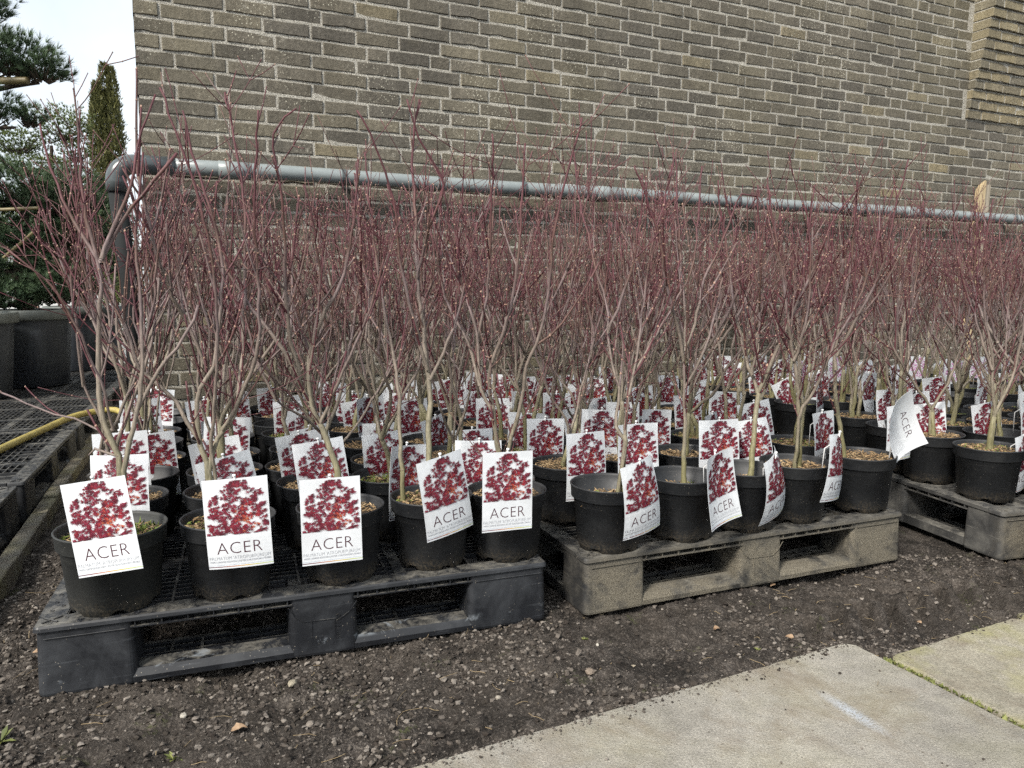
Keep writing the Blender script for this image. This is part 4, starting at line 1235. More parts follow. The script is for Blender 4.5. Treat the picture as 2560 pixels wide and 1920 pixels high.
FRONT={
'A1':[(0.0115,[(0.031,0.0,0.307),(0.025,0.003,0.347),(-0.008,0.009,0.429),(-0.014,0.013,0.486),(-0.015,0.02,0.578),(-0.009,0.026,0.663),(-0.003,0.033,0.753),(-0.01,0.037,0.807),(-0.024,0.041,0.857),(-0.035,0.045,0.919),(-0.044,0.052,1.011),(-0.045,0.059,1.101)]),(0.006,[(-0.004,0.037,0.784),(-0.028,0.042,0.819),(-0.065,0.051,0.878),(-0.093,0.058,0.931),(-0.118,0.068,1.001),(-0.147,0.082,1.099)]),(0.007,[(-0.0,0.037,0.795),(0.019,0.048,0.857),(0.061,0.066,0.962),(0.074,0.081,1.051),(0.095,0.092,1.116),(0.117,0.101,1.169)]),(0.006,[(-0.002,0.037,0.79),(0.037,0.06,0.879),(0.084,0.077,0.943),(0.123,0.091,0.997),(0.159,0.101,1.038)]),(0.01,[(0.038,0.0,0.312),(0.059,0.014,0.409),(0.073,0.025,0.478),(0.079,0.034,0.542),(0.075,0.048,0.639),(0.068,0.064,0.753),(0.062,0.08,0.86),(0.07,0.095,0.966),(0.076,0.105,1.041)]),(0.0042,[(0.027,0.003,0.331),(0.014,0.01,0.358),(-0.03,0.022,0.403),(-0.086,0.029,0.429),(-0.133,0.032,0.438),(-0.196,0.038,0.463),(-0.257,0.044,0.486)]),(0.004,[(0.015,0.009,0.405),(0.012,-0.015,0.495),(-0.003,-0.042,0.591),(-0.016,-0.062,0.663),(-0.055,-0.085,0.745),(-0.094,-0.097,0.785),(-0.12,-0.103,0.809)]),(0.004,[(0.019,0.003,0.347),(-0.027,0.003,0.363),(-0.045,0.003,0.347)]),(0.006,[(0.069,0.025,0.457),(0.111,0.047,0.54),(0.166,0.067,0.614),(0.194,0.088,0.689)])],
'A2':[(0.0105,[(-0.044,0.0,0.279),(-0.048,0.003,0.313),(-0.062,0.007,0.352),(-0.068,0.011,0.396),(-0.06,0.019,0.489),(-0.029,0.024,0.541),(-0.016,0.033,0.645),(-0.004,0.043,0.754),(-0.022,0.054,0.885),(-0.071,0.069,1.048),(-0.091,0.077,1.145)]),(0.0095,[(-0.041,0.0,0.291),(-0.025,0.02,0.368),(0.011,0.032,0.419),(0.023,0.052,0.497),(0.027,0.071,0.575),(0.024,0.129,0.818),(0.012,0.168,0.986),(-0.033,0.2,1.217)]),(0.0075,[(-0.034,0.003,0.33),(-0.012,-0.024,0.451),(0.021,-0.066,0.636),(0.03,-0.107,0.807),(0.012,-0.13,0.947),(-0.05,-0.13,1.145)]),(0.0065,[(-0.061,0.007,0.363),(-0.088,0.006,0.408),(-0.114,0.005,0.461),(-0.155,0.004,0.503),(-0.194,0.003,0.54),(-0.222,0.001,0.646)]),(0.007,[(-0.013,0.02,0.389),(0.04,0.008,0.469),(0.096,-0.013,0.604),(0.105,-0.035,0.753),(0.115,-0.061,0.916),(0.14,-0.091,1.107)])],
'A3':[(0.0135,[(-0.006,0.0,0.269),(-0.013,0.001,0.291),(-0.031,0.002,0.353),(-0.057,0.004,0.411),(-0.083,0.005,0.471),(-0.113,0.007,0.537),(-0.146,0.009,0.595),(-0.191,0.01,0.653),(-0.23,0.012,0.71),(-0.277,0.014,0.8)]),(0.0095,[(-0.067,0.004,0.433),(-0.071,0.007,0.503),(-0.069,0.01,0.569),(-0.042,0.013,0.641),(-0.001,0.016,0.71),(0.03,0.02,0.801),(0.049,0.026,0.924),(0.062,0.031,1.041)]),(0.0085,[(-0.086,0.005,0.479),(-0.098,-0.021,0.571),(-0.104,-0.049,0.667),(-0.091,-0.092,0.812),(-0.081,-0.127,0.929),(-0.095,-0.13,1.07),(-0.042,-0.13,1.125)]),(0.0065,[(-0.048,0.004,0.385),(0.006,-0.014,0.494),(0.058,-0.032,0.598),(0.109,-0.051,0.71),(0.136,-0.066,0.797)]),(0.006,[(-0.07,0.007,0.526),(-0.032,-0.017,0.71),(-0.033,-0.038,0.864),(-0.053,-0.052,0.97)])],
'A4':[(0.012,[(-0.006,0.0,0.268),(-0.005,0.022,0.351),(-0.006,0.05,0.461),(-0.021,0.081,0.583),(-0.038,0.113,0.708),(-0.047,0.14,0.818),(-0.053,0.175,0.962),(-0.063,0.2,1.104),(-0.041,0.2,1.247)]),(0.0065,[(-0.005,0.05,0.483),(0.021,0.058,0.532),(0.067,0.077,0.648),(0.096,0.096,0.77),(0.121,0.118,0.907)]),(0.007,[(-0.012,0.05,0.511),(-0.043,0.022,0.65),(-0.073,-0.011,0.811),(-0.08,-0.04,0.95),(-0.128,-0.072,1.101),(-0.156,-0.083,1.153)]),(0.009,[(-0.078,0.0,0.249),(-0.084,0.019,0.352),(-0.087,0.035,0.437),(-0.104,0.054,0.545),(-0.139,0.088,0.733),(-0.169,0.125,0.945),(-0.183,0.151,1.096)]),(0.006,[(-0.043,0.113,0.758),(-0.001,0.08,0.904),(0.039,0.059,0.997),(-0.023,0.034,1.11),(-0.048,0.013,1.202)])],
'A5':[(0.009,[(-0.021,0.0,0.273),(-0.038,0.009,0.395),(-0.072,0.013,0.458),(-0.081,0.024,0.607),(-0.122,0.033,0.733),(-0.139,0.038,0.816),(-0.161,0.047,0.943),(-0.172,0.056,1.071)]),(0.009,[(0.001,0.0,0.273),(0.039,-0.032,0.423),(0.054,-0.056,0.53),(0.089,-0.074,0.613),(0.113,-0.106,0.756),(0.122,-0.13,0.891),(0.186,-0.13,1.139)]),(0.0095,[(-0.018,0.0,0.273),(-0.039,-0.048,0.441),(-0.046,-0.065,0.498),(-0.027,-0.084,0.564),(0.006,-0.11,0.653),(0.025,-0.13,0.752),(0.037,-0.13,0.891),(0.047,-0.13,1.079)]),(0.0065,[(-0.073,0.013,0.464),(-0.107,0.04,0.582),(-0.171,0.068,0.707),(-0.198,0.102,0.86),(-0.213,0.135,1.015)]),(0.006,[(-0.082,0.04,0.556),(-0.055,0.014,0.708),(-0.041,-0.016,0.877),(-0.032,-0.059,1.115)])],
'B1':[(0.01,[(0.038,0.0,0.124),(0.037,-0.013,0.202),(0.039,-0.029,0.304),(0.038,-0.033,0.325)]),(0.0075,[(0.039,-0.029,0.311),(0.014,-0.019,0.345),(0.024,0.012,0.45),(0.001,0.044,0.557),(-0.005,0.082,0.688),(-0.036,0.114,0.799),(-0.08,0.171,1.002),(-0.092,0.2,1.125)]),(0.0075,[(0.039,-0.029,0.311),(0.05,-0.002,0.43),(0.073,0.018,0.516),(0.097,0.056,0.689),(0.126,0.095,0.864),(0.168,0.124,0.996),(0.193,0.15,1.117)]),(0.0055,[(-0.004,0.044,0.603),(0.034,0.031,0.707),(0.062,0.018,0.809),(0.08,-0.004,0.981)]),(0.0055,[(0.071,0.018,0.5),(0.137,0.046,0.603),(0.192,0.072,0.694),(0.249,0.104,0.812),(0.278,0.176,1.082)])],
'B2':[(0.0115,[(0.007,0.0,0.125),(0.005,0.002,0.216),(0.002,0.006,0.37),(-0.004,0.009,0.505),(-0.0,0.01,0.559)]),(0.0075,[(-0.0,0.01,0.559),(0.031,0.017,0.626),(0.053,0.031,0.756),(0.097,0.04,0.84),(0.159,0.057,1.0),(0.206,0.056,0.993)]),(0.007,[(-0.003,0.009,0.518),(-0.031,-0.01,0.627),(-0.067,-0.029,0.733),(-0.102,-0.056,0.886),(-0.174,-0.087,1.056)]),(0.0075,[(-0.001,0.01,0.545),(0.004,0.046,0.679),(-0.005,0.081,0.815),(-0.008,0.121,0.967),(-0.01,0.163,1.135)]),(0.0055,[(-0.0,0.006,0.437),(0.043,0.015,0.518),(0.083,0.028,0.625),(0.11,0.043,0.76)])],
'B3':[(0.012,[(0.02,0.0,0.109),(0.032,0.033,0.218),(0.047,0.063,0.321),(0.059,0.086,0.4)]),(0.008,[(0.059,0.086,0.4),(0.025,0.113,0.512),(-0.001,0.142,0.634),(-0.018,0.179,0.792),(-0.04,0.2,0.94),(-0.059,0.2,1.07)]),(0.0085,[(0.059,0.086,0.4),(0.087,0.077,0.474),(0.138,0.059,0.627),(0.195,0.04,0.779),(0.243,0.023,0.925),(0.29,0.013,1.004)]),(0.006,[(0.037,0.077,0.46),(0.048,0.064,0.62),(0.039,0.052,0.761),(0.014,0.029,1.033)])],
'B4':[(0.011,[(0.014,0.0,0.115),(0.003,-0.024,0.241),(-0.017,-0.051,0.378),(-0.058,-0.084,0.545),(-0.112,-0.127,0.76),(-0.148,-0.13,0.919),(-0.165,-0.13,1.024)]),(0.0085,[(-0.013,-0.051,0.327),(0.024,-0.071,0.425),(0.065,-0.102,0.571),(0.101,-0.119,0.651),(0.135,-0.13,0.76),(0.163,-0.13,0.893)]),(0.006,[(-0.052,-0.084,0.51),(-0.033,-0.113,0.624),(-0.032,-0.13,0.76),(-0.047,-0.13,0.933)])],
'B5':[(0.012,[(-0.05,0.0,0.142),(-0.081,-0.016,0.278),(-0.107,-0.028,0.379),(-0.123,-0.046,0.534),(-0.113,-0.063,0.675),(-0.102,-0.08,0.819),(-0.108,-0.102,1.001)]),(0.008,[(-0.119,-0.046,0.466),(-0.146,-0.037,0.615),(-0.194,-0.028,0.763),(-0.214,-0.017,0.938),(-0.202,-0.01,1.054)]),(0.007,[(-0.12,-0.046,0.511),(-0.078,-0.081,0.632),(-0.034,-0.125,0.775),(0.006,-0.13,0.998),(0.029,-0.13,1.113)])],
'C2':[(0.0115,[(0.008,0.0,0.136),(0.004,0.008,0.207),(0.0,0.014,0.261)]),(0.008,[(0.0,0.014,0.261),(-0.08,0.003,0.368),(-0.153,-0.007,0.471),(-0.24,-0.022,0.631),(-0.306,-0.035,0.767),(-0.356,-0.052,0.933)]),(0.008,[(0.0,0.014,0.261),(0.045,0.001,0.37),(0.074,-0.013,0.501),(0.09,-0.036,0.7),(0.068,-0.067,0.965)]),(0.006,[(-0.109,0.003,0.412),(-0.094,0.038,0.594),(-0.062,0.072,0.769),(-0.037,0.111,0.98)])],
'C1':[(0.0125,[(0.003,0.0,0.145),(0.003,-0.001,0.22),(0.009,-0.002,0.285)]),(0.009,[(0.009,-0.002,0.285),(-0.014,-0.013,0.386),(-0.026,-0.024,0.495),(-0.083,-0.044,0.671),(-0.107,-0.068,0.885),(-0.104,-0.083,1.017)]),(0.009,[(0.009,-0.002,0.285),(0.058,-0.003,0.416),(0.078,-0.005,0.547),(0.088,-0.006,0.702),(0.091,-0.009,0.919)]),(0.006,[(-0.024,-0.024,0.45),(-0.078,-0.005,0.607),(-0.126,0.014,0.765),(-0.158,0.035,0.938)])]}

BANK = []
for q in range(13):
    BANK.append(make_maple(100 + q, random_limbs(q + 3), 0.155, 0.60))
FRONTMESH = {k_: make_maple(500 + i, [(r_ * .86, p_) for r_, p_ in ls], 0.155 if k_[0] != 'B' else 0.14, 0.55 if k_ == 'A1' else 1.05) for i, (k_, ls) in enumerate(FRONT.items())}

# ================================================================ PLANT CARDS
CW, CHT = 0.140, 0.205
def maple_print(rs, kind):
    """flat shapes of the printed picture: (polygon, colour) in card coordinates"""
    out = []
    x0, x1 = -CW / 2 + 0.002, CW / 2 - 0.002
    zb, zt = -0.024, CHT / 2 - 0.004
    n = 0
    items = []
    want = 640 if kind == 'red' else 300
    while n < want:
        t = rs.random()
        z = zb + (zt - zb) * t
        left = 0.068 * (1 - .25 * t) * (1.0 if t < .72 else max(.12, 1 - (t - .72) * 3.2))
        right = 0.068 * (1 - .18 * t) * (1.0 if t < .80 else max(.35, 1 - (t - .80) * 3.0))
        x = rs.uniform(-left, right)
        if kind == 'red':
            g = float(vnoise(np.array(x * 75 + 3.1), np.array(z * 105 + 8.3), 61)) * .65 + float(vnoise(np.array(x * 190), np.array(z * 240), 62)) * .35
            edge = abs(x) / (left if x < 0 else right)
            if g < 0.31 + .20 * edge * edge + .10 * max(0, t - .55): continue
            if .66 < t < .82 and .012 < x < .030 and rs.random() < .8: continue
        items.append((x, z, t)); n += 1
    for (x, z, t) in items:
        s_ = rs.uniform(0.0052, 0.0098) * (1.0 - 0.2 * t)
        if kind == 'red':
            hot = max(0, 1 - math.hypot((x - 0.022) / .035, (z - 0.015) / .04))
            if rs.random() < hot * .75: col = rs.choice([(0.33, .045, .035), (.37, .085, .04), (.28, .02, .03)])
            else: col = rs.choice([(.15, .014, .028), (.10, .011, .022), (.20, .020, .032), (.06, .010, .018), (.18, .022, .045)])
            lob = 7; inner = .24; rot = rs.uniform(-2.6, -.5)
        else:
            col = rs.choice([(.42, .09, .33), (.30, .05, .24), (.55, .20, .45), (.22, .04, .17), (.62, .30, .54)])
            lob = 5; inner = .55; rot = rs.uniform(0, 6.28); s_ *= .55
        poly = []
        for i in range(lob):
            a = rot + (i - (lob - 1) / 2) * (0.62 if kind == 'red' else 1.256)
            L = s_ * (1.35 - .20 * abs(i - (lob - 1) / 2)) if kind == 'red' else s_
            poly.append((x + math.cos(a) * L, z + math.sin(a) * L * .9))
            b = a + (0.31 if kind == 'red' else .628)
            poly.append((x + math.cos(b) * s_ * inner, z + math.sin(b) * s_ * inner * .9))
        poly = [(max(x0, min(x1, px)), max(zb, min(zt, pz))) for px, pz in poly]
        out.append(((x, z), poly, col))
    return out
T1 = text_geo('ACER', 0.0395, 1.06, 0, 0.98, -0.0006)
T2 = text_geo("PALMATUM 'ATROPURPUREUM'", 0.0116, 1.03, 0, 0.80, -0.0002)
T3 = text_geo('MAPLE | JAPANSE ESDOORN | ROTER SCHLITZAHORN | \u00c9RABLE', 0.0058, 1.0, 0, 0.80)
def bender(kx, cz, tw):
    def f(x, z, off):
        a = kx * x
        if abs(kx) > 1e-6: X, Y, nx_, ny_ = math.sin(a) / kx, (1 - math.cos(a)) / kx, -math.sin(a), math.cos(a)
        else: X, Y, nx_, ny_ = x, 0.0, 0.0, 1.0
        X += nx_ * off * -1; Y += -ny_ * off
        t = tw * z
        X, Y = X * math.cos(t) - Y * math.sin(t), X * math.sin(t) + Y * math.cos(t)
        Y += cz * (z - 0.02) ** 2 + cz * .35 * max(0, -z - .02) ** 2 * (1 if cz > 0 else -1)
        return (X, Y, z)
    return f
def card_set(seed, kx, cz, tw, kind='red'):
    rs = random.Random(seed); f = bender(kx, cz, tw)
    out = {}
    nx_, nz_ = 8, 12; th = 0.0006
    vs, fs = [], []
    for side in (0, 1):
        for j in range(nz_ + 1):
            for i in range(nx_ + 1):
                vs.append(f(-CW / 2 + CW * i / nx_, -CHT / 2 + CHT * j / nz_, 0 if side == 0 else -th))
    m_ = (nx_ + 1) * (nz_ + 1)
    q = lambda i, j: j * (nx_ + 1) + i
    for j in range(nz_):
        for i in range(nx_):
            fs.append((q(i, j), q(i + 1, j), q(i + 1, j + 1), q(i, j + 1)))
            fs.append((m_ + q(i, j + 1), m_ + q(i + 1, j + 1), m_ + q(i + 1, j), m_ + q(i, j)))
    for i in range(nx_):
        fs.append((q(i, 0), m_ + q(i, 0), m_ + q(i + 1, 0), q(i + 1, 0))); fs.append((q(i + 1, nz_), m_ + q(i + 1, nz_), m_ + q(i, nz_), q(i, nz_)))
    for j in range(nz_):
        fs.append((q(0, j + 1), m_ + q(0, j + 1), m_ + q(0, j), q(0, j))); fs.append((q(nx_, j), m_ + q(nx_, j), m_ + q(nx_, j + 1), q(nx_, j + 1)))
    out['card'] = mesh('card', vs, fs, M['card_white'])
    mb = MB()
    for i, (c0, poly, col) in enumerate(maple_print(random.Random(5 if kind == 'red' else 6), kind)):
        off = 0.0003 + i * 2.2e-6
        n = len(poly)
        mb.add([f(c0[0], c0[1], off)] + [f(px, pz, off) for px, pz in poly], [(0, 1 + k_, 1 + (k_ + 1) % n) for k_ in range(n)], (*col, 1))
    # paler mirrored foliage behind the lettering
    if False:
        for i in range(46):
            x = rs.uniform(-.066, .066); z = -0.025 - rs.uniform(0.002, 0.020); s_ = rs.uniform(.004, .008); a = rs.uniform(0, 6.28)
            mb.add([f(x + math.cos(a) * s_, z + math.sin(a) * s_ * .5, .00025), f(x + math.cos(a + 2) * s_ * .5, z + math.sin(a + 2) * s_ * .4, .00025), f(x + math.cos(a + 4.2) * s_ * .5, z + math.sin(a + 4.2) * s_ * .4, .00025)], [(0, 1, 2)], (.60, .62, .65, 1))
    out['picture'] = mb.mesh('picture', M['print_ink'])
    vs = [f(x, z - 0.068, .0003) for x, z, _ in T1[0]]
    out['title'] = mesh('title', vs, T1[1], M['ink_dark'])
    if kind == 'red':
        mb = MB()
        mb.add([f(x, z - 0.0815, .0003) for x, z, _ in T2[0]], T2[1]); mb.add([f(x, z - 0.0880, .0003) for x, z, _ in T3[0]], T3[1])
        out['small_print'] = mb.mesh('small_print', M['ink_grey'])
    mb = MB()
    grad = [(.05, .01, .03), (.13, .015, .03), (.40, .12, .03), (.55, .36, .06), (.42, .46, .10), (.40, .50, .30)]
    nseg = 5
    for i in range(nseg):
        xa, xb = -CW / 2 + CW * i / nseg, -CW / 2 + CW * (i + 1) / nseg
        b = len(mb.v)
        mb.v += [f(xa, -.0985, .0003), f(xb, -.0985, .0003), f(xb, -.0968, .0003), f(xa, -.0968, .0003)]
        mb.c += [(*grad[i], 1), (*grad[i + 1], 1), (*grad[i + 1], 1), (*grad[i], 1)]; mb.f.append((b, b + 1, b + 2, b + 3))
        b = len(mb.v)
        mb.v += [f(xa, -.0940, .0003), f(xb, -.0940, .0003), f(xb, -.0930, .0003), f(xa, -.0930, .0003)]
        mb.c += [(.45, .50, .58, 1)] * 4; mb.f.append((b, b + 1, b + 2, b + 3))
    out['stripes'] = mb.mesh('stripes', M['print_ink'])
    mb = MB()
    mb.tube([(0, .0025, .1085), (0, .0035, .095), (0, .012, .080), (0, .045, .055), (0, .052, -.02)], [.0028, .0022, .0018, .0018, .0015], 6)
    mb.lathe([(0.0, .1125), (.0036, .1118), (.0042, .109), (.0036, .1065), (0, .1060)], 10, 0, .0015)
    out['peg'] = mb.mesh('peg', M['peg_plastic'], True)
    return out
CARDS = [card_set(1, 0.0, 0.0, 0.0), card_set(2, 2.5, 0.35, 0.4), card_set(3, -2.0, 0.6, -0.5), card_set(4, 4.5, 0.9, 0.9), card_set(5, -4.0, -0.5, 0.6), card_set(6, 1.5, -1.0, -1.2), card_set(7, 5.5, 1.4, 1.6)]
PURPLE = card_set(9, 1.5, 0.2, 0.2, 'purple')
def card(loc, rot, cs, label, group, cat='plant card'):
    e = empty('plant_card', loc, rot)
    tag(e, label, cat, group)
    cd = None
    for nm, me in cs.items():
        o = obj(nm, me, e if nm in ('card', 'peg') else cd)
        if nm == 'card': cd = o
    return e

# ---------------------------------------------------------------- place plants
ORD = ['first', 'second', 'third', 'fourth', 'fifth', 'sixth']
ROWN = ['front', 'second', 'third', 'back']
def maple(loc, rz, sc, meshes, potm, soil, label, potscale=1.0, group='potted maples on the pallets'):
    e = empty('potted_maple', loc, (0, 0, 0))
    tag(e, label, 'potted tree', group)
    p_ = obj('pot', POT[potm], e); p_.scale = (potscale, potscale, 0.96); p_.rotation_euler = (0, 0, rz * 1.7)
    s_ = obj('potting_soil', soil, e); s_.scale = (potscale, potscale, 0.96); s_.rotation_euler = (0, 0, rz * 2.3)
    t = obj('trunk', meshes[0], e); t.rotation_euler = (0, 0, rz); t.scale = (sc[0], sc[0], sc[1])
    c = obj('crown', meshes[1], e); c.rotation_euler = (0, 0, rz); c.scale = (sc[0], sc[0], sc[1])
    return e
FP = {'A1': (-.93, 1.70), 'A2': (-.687, 1.777), 'A3': (-.437, 1.872), 'A4': (-.216, 1.972), 'A5': (-.015, 2.03),
      'B1': (.275, 2.095), 'B2': (.505, 2.19), 'B3': (.715, 2.275), 'B4': (.905, 2.365), 'B5': (1.165, 2.475), 'C1': (1.67, 2.60), 'C2': (1.605, 2.84)}
FC = {'A1': (0.053, -0.135, 0.223, 1, 9, 0), 'A2': (0.072, -0.135, 0.206, 14, 2, 1), 'A3': (0.009, -0.135, 0.183, 20, 0, 0), 'A4': (0.054, -0.135, 0.215, 40, 8, 1), 'A5': (0.004, -0.135, 0.211, 24, -2, 0),
      'B1': (0.079, -0.135, 0.173, 40, 8, 3), 'B2': (0.073, -0.135, 0.176, 42, 8, 4), 'B3': (0.069, -0.12, 0.152, 50, 13, 6), 'B4': (0.089, -0.12, 0.189, 50, -6, 3), 'C2': (-0.190, -0.13, 0.207, 30, 2, 1), 'C1': (0.121, -0.02, 0.125, 40, 5, 3)}
FL = {'A1': ('bare maple in dusty greyish pot at the near left pallet corner', 'large white tilted card on the dusty pot at the near left corner'),
      'A2': ('bare maple in black pot beside the greyish corner pot, front row', 'white card on the second pot from left, front row'),
      'A3': ('maple whose thick grey trunk leans left, front row of the nearest pallet', 'white upright card below the thick leaning grey trunk'),
      'A4': ('tall straight-stemmed maple fourth from left, front row of the nearest pallet', 'tilted white card turned sideways below the tall straight stem'),
      'A5': ('forked maple at the right end of the nearest pallet front row', 'white card on the last pot of the nearest pallet front row'),
      'B1': ('maple in half-filled pot at the left corner of the muddy pallet', 'curled white card on the half-filled pot, left corner of the muddy pallet'),
      'B2': ('straight-trunked maple second from left on the muddy pallet front', 'bent white card second from left on the muddy pallet front'),
      'B3': ('maple with mossy green trunk base, middle of the muddy pallet front', 'narrow folded-looking white card, middle of the muddy pallet front'),
      'B4': ('maple fourth from left on the muddy pallet front, scratched pot', 'thin sideways white card fourth from left on the muddy pallet'),
      'B5': ('maple at the right corner of the muddy pallet beside the reversed card', ''),
      'C1': ('stout forked maple in the pot nearest the right picture edge', 'white card cut off by the right picture edge'),
      'C2': ('forked maple in wide pot on the left edge of the grey pallet', 'white card with visible lettering left of the wide pot, grey pallet')}
POTG, CARDG = 'potted maples on the pallets', 'printed plant cards in the pots'
soilpick = {'A1': 3, 'A2': 1, 'A3': 0, 'A4': 1, 'A5': 0, 'B1': 4, 'B2': 4, 'B3': 4, 'B4': 0, 'B5': 2, 'C1': 1, 'C2': 2}
for k_, (x, y) in FP.items():
    maple((x, y, PH + 0.001), 0.0, (1, 1), FRONTMESH[k_], 'dusty' if k_ == 'A1' else 'black', SOIL[soilpick[k_]], FL[k_][0], 0.96 if k_ == 'A1' else 0.885)
    if k_ in FC:
        dx, dy, dz, yaw, roll, cs = FC[k_]
        card((x + dx, y + dy, PH + dz), (R(-3), R(-roll), R(yaw)), CARDS[cs], FL[k_][1], CARDG)
# the reversed card on the corner pot of the muddy pallet
rv = empty('plant_card', (1.165 + 0.105, 2.475 - 0.03, PH + 0.285), (R(-10), R(28), R(205)))
tag(rv, 'reversed curled card showing its plain back, muddy pallet right corner', 'plant card', CARDG)
for nm in ('card', 'picture', 'title', 'stripes'):
    obj(nm, CARDS[6][nm], rv)
mb = MB(); rs = random.Random(2); fb = bender(5.5, 1.4, 1.6)
for i in range(46):
    z = -0.085 + 0.125 * i / 46; L = rs.uniform(.035, .06)
    for q in range(12):
        x0_ = .008 + .0048 * q
        if rs.random() < .85: mb.add([fb(x0_, z, -.0009), fb(x0_ + .0013, z, -.0009), fb(x0_ + .0013, z + .0024, -.0009), fb(x0_, z + .0024, -.0009)], [(3, 2, 1, 0)])
obj('back_print', mb.mesh('back_print', M['ink_grey']), rv)
vs = [fb(-z - 0.012, -x - 0.01, -.0010) for x, z, _ in T1[0]]
obj('back_title', mesh('back_title', vs, [tuple(reversed(q)) for q in T1[1]], M['ink_dark']), rv)
mb = MB(); mb.tube([(1.268, 2.452, PH + 0.33), (1.25, 2.46, PH + 0.15)], 0.0026, 6)
st_ = obj('peg', mb.mesh('peg', M['peg_plastic'], True), rv)
st_.matrix_parent_inverse = (Matrix.Translation(rv.location) @ rv.rotation_euler.to_matrix().to_4x4()).inverted()

rp = random.Random(2024)
PN = {'A': 'nearest pallet', 'B': 'muddy pallet', 'C': 'grey right pallet', 'G': 'pallet behind the nearest', 'H': 'middle pallet by the wall', 'I': 'pallet behind the grey one', 'J': 'far wall pallet', 'K': 'far right pallet', 'D': 'right-edge pallet'}
US = {'A': [.14, .38, .62, .86, 1.08], 'B': [.12, .345, .575, .80, 1.06]}
def inframe(x, y, z=0.35):
    fw = y * math.cos(R(7.237)) - (z - .89) * math.sin(R(7.237))
    return fw > 0.3 and abs(756 * x / fw) < 512 + 756 * 0.33 / fw
for key in 'ABCGHIJKD':
    nrow = {'J': 2}.get(key, 4)
    for r_ in range(nrow):
        for c_ in range(5):
            if key in 'AB' and r_ == 0: continue
            if key == 'C' and c_ == 0 and r_ < 2: continue
            if key == 'D' and not (c_ == 0 and r_ in (2, 3)): continue
            u = US.get(key, [.12, .36, .60, .84, 1.08])[c_] + rp.uniform(-.018, .018)
            v = 0.125 + 0.245 * r_ + rp.uniform(-.018, .018)
            if key == 'J': v = 0.25 + 0.5 * r_
            x, y = on_pal(key, u, v)
            rz = rp.uniform(0, 6.28); bk = rp.randrange(len(BANK)); so = SOIL[rp.choice((0, 0, 1, 2, 2, 3, 4))]
            sc = (rp.uniform(.9, 1.12), rp.uniform(.82, 1.14))
            far = {'G': 1.0, 'H': 1.03, 'I': 1.02, 'J': .98, 'K': 1.0}.get(key, 1.0)
            yaw = rp.gauss(26, 16); roll = rp.gauss(2, 5); hz = rp.uniform(.17, .23); cs = rp.choice((0, 0, 1, 1, 2, 3, 4, 5, 6)); ox = rp.uniform(-.03, .06); skip = rp.random()
            if not inframe(x, y): continue
            pos = '%s from left, %s row, %s' % (ORD[c_], ROWN[r_] if nrow == 4 else ('front', 'back')[r_], PN[key])
            pur = key == 'K' or (key == 'I' and r_ == 3 and c_ > 1)
            maple((x, y, PH + 0.001), rz, (sc[0], sc[1] * far), BANK[bk], 'black', so, 'bare reddish maple in black pot, ' + pos, 0.89, POTG)
            if skip < 0.05 and not pur: continue
            d = Vector((math.sin(R(20)), -math.cos(R(20)), 0)) * 0.125
            lab = ('white card with pink-purple blossom picture, ' if pur else 'white card with red foliage picture, ') + pos
            card((x + d.x + ox, y + d.y, PH + hz), (R(-4), R(-roll), R(yaw)), PURPLE if pur else CARDS[cs], lab, CARDG)

# ================================================================ LEFT: HOSE, TUBS, CONIFERS
pallet('E5', -3.19, 6.26, EA, 'pallet_old', 'rearmost left pallet under the tub beside the pine trunk')
ctrl = [(-2.02, 2.35, .178), (-2.16, 2.85, .178), (-2.275, 3.30, .178), (-2.36, 3.72, .180), (-2.43, 4.10, .182), (-2.40, 4.27, .186), (-2.30, 4.33, .188), (-2.20, 4.25, .15), (-2.13, 4.10, .07), (-2.06, 3.85, .025), (-1.99, 3.62, .022), (-1.95, 3.45, .022)]
P = resample(ctrl, 0.03)
hose = empty('garden_hose', (-2.3, 3.5, 0.0)); tag(hose, 'yellow hose lying across the left pallets and dropping to the ground', 'hose')
mb = MB(); mb.tube([p - Vector((-2.3, 3.5, 0)) for p in P], 0.0175, 12); obj('hose_line', mb.mesh('hose_line', M['hose_yellow'], True), hose)
mb = MB(); q = Vector((-1.95, 3.45, .022)) - Vector((-2.3, 3.5, 0)); dq = (P[-1] - P[-4]).normalized()
mb.tube([q - dq * .01, q - dq * .008, q + dq * .05, q + dq * .052], [.018, .023, .023, .015], 12); obj('hose_coupling', mb.mesh('hose_coupling', M['pot_black'], True), hose)

def tub_mesh():
    mb = MB()
    prof = [(0.0, 0.01), (0.225, 0.01), (0.235, 0.0), (0.245, 0.01), (0.285, 0.44), (0.287, 0.445), (0.290, 0.50)]
    n = 48; mb.lathe(prof, n)
    v = []
    for i, (x, y, z) in enumerate(mb.v):
        a = math.atan2(y, x); r = math.hypot(x, y)
        if r > .24 and z < 0.442 and math.cos(a * 8) > .75: r += 0.010
        v.append((r * math.cos(a), r * math.sin(a), z))
    mb.v = v
    rim = MB(); rim.lathe([(0.2895, 0.495), (0.312, 0.497), (0.322, 0.505), (0.326, 0.555), (0.320, 0.568), (0.305, 0.570), (0.288, 0.566), (0.282, 0.52), (0.27, 0.40)], n)
    soil_ = MB(); soil_.lathe([(0.0, 0.53), (0.15, 0.525), (0.281, 0.51)], 24)
    return mb.mesh('tub_wall', M['tub_plastic'], True), rim.mesh('rim', M['tub_rim'], True), soil_.mesh('potting_soil', M['soil'], True)
TUB = tub_mesh()
def tub(x, y, label):
    e = empty('plant_tub', (x, y, PH + 0.001)); tag(e, label, 'tub', 'big tubs of the conifers')
    for nm, me in zip(('tub_wall', 'rim', 'potting_soil'), TUB): obj(nm, me, e)
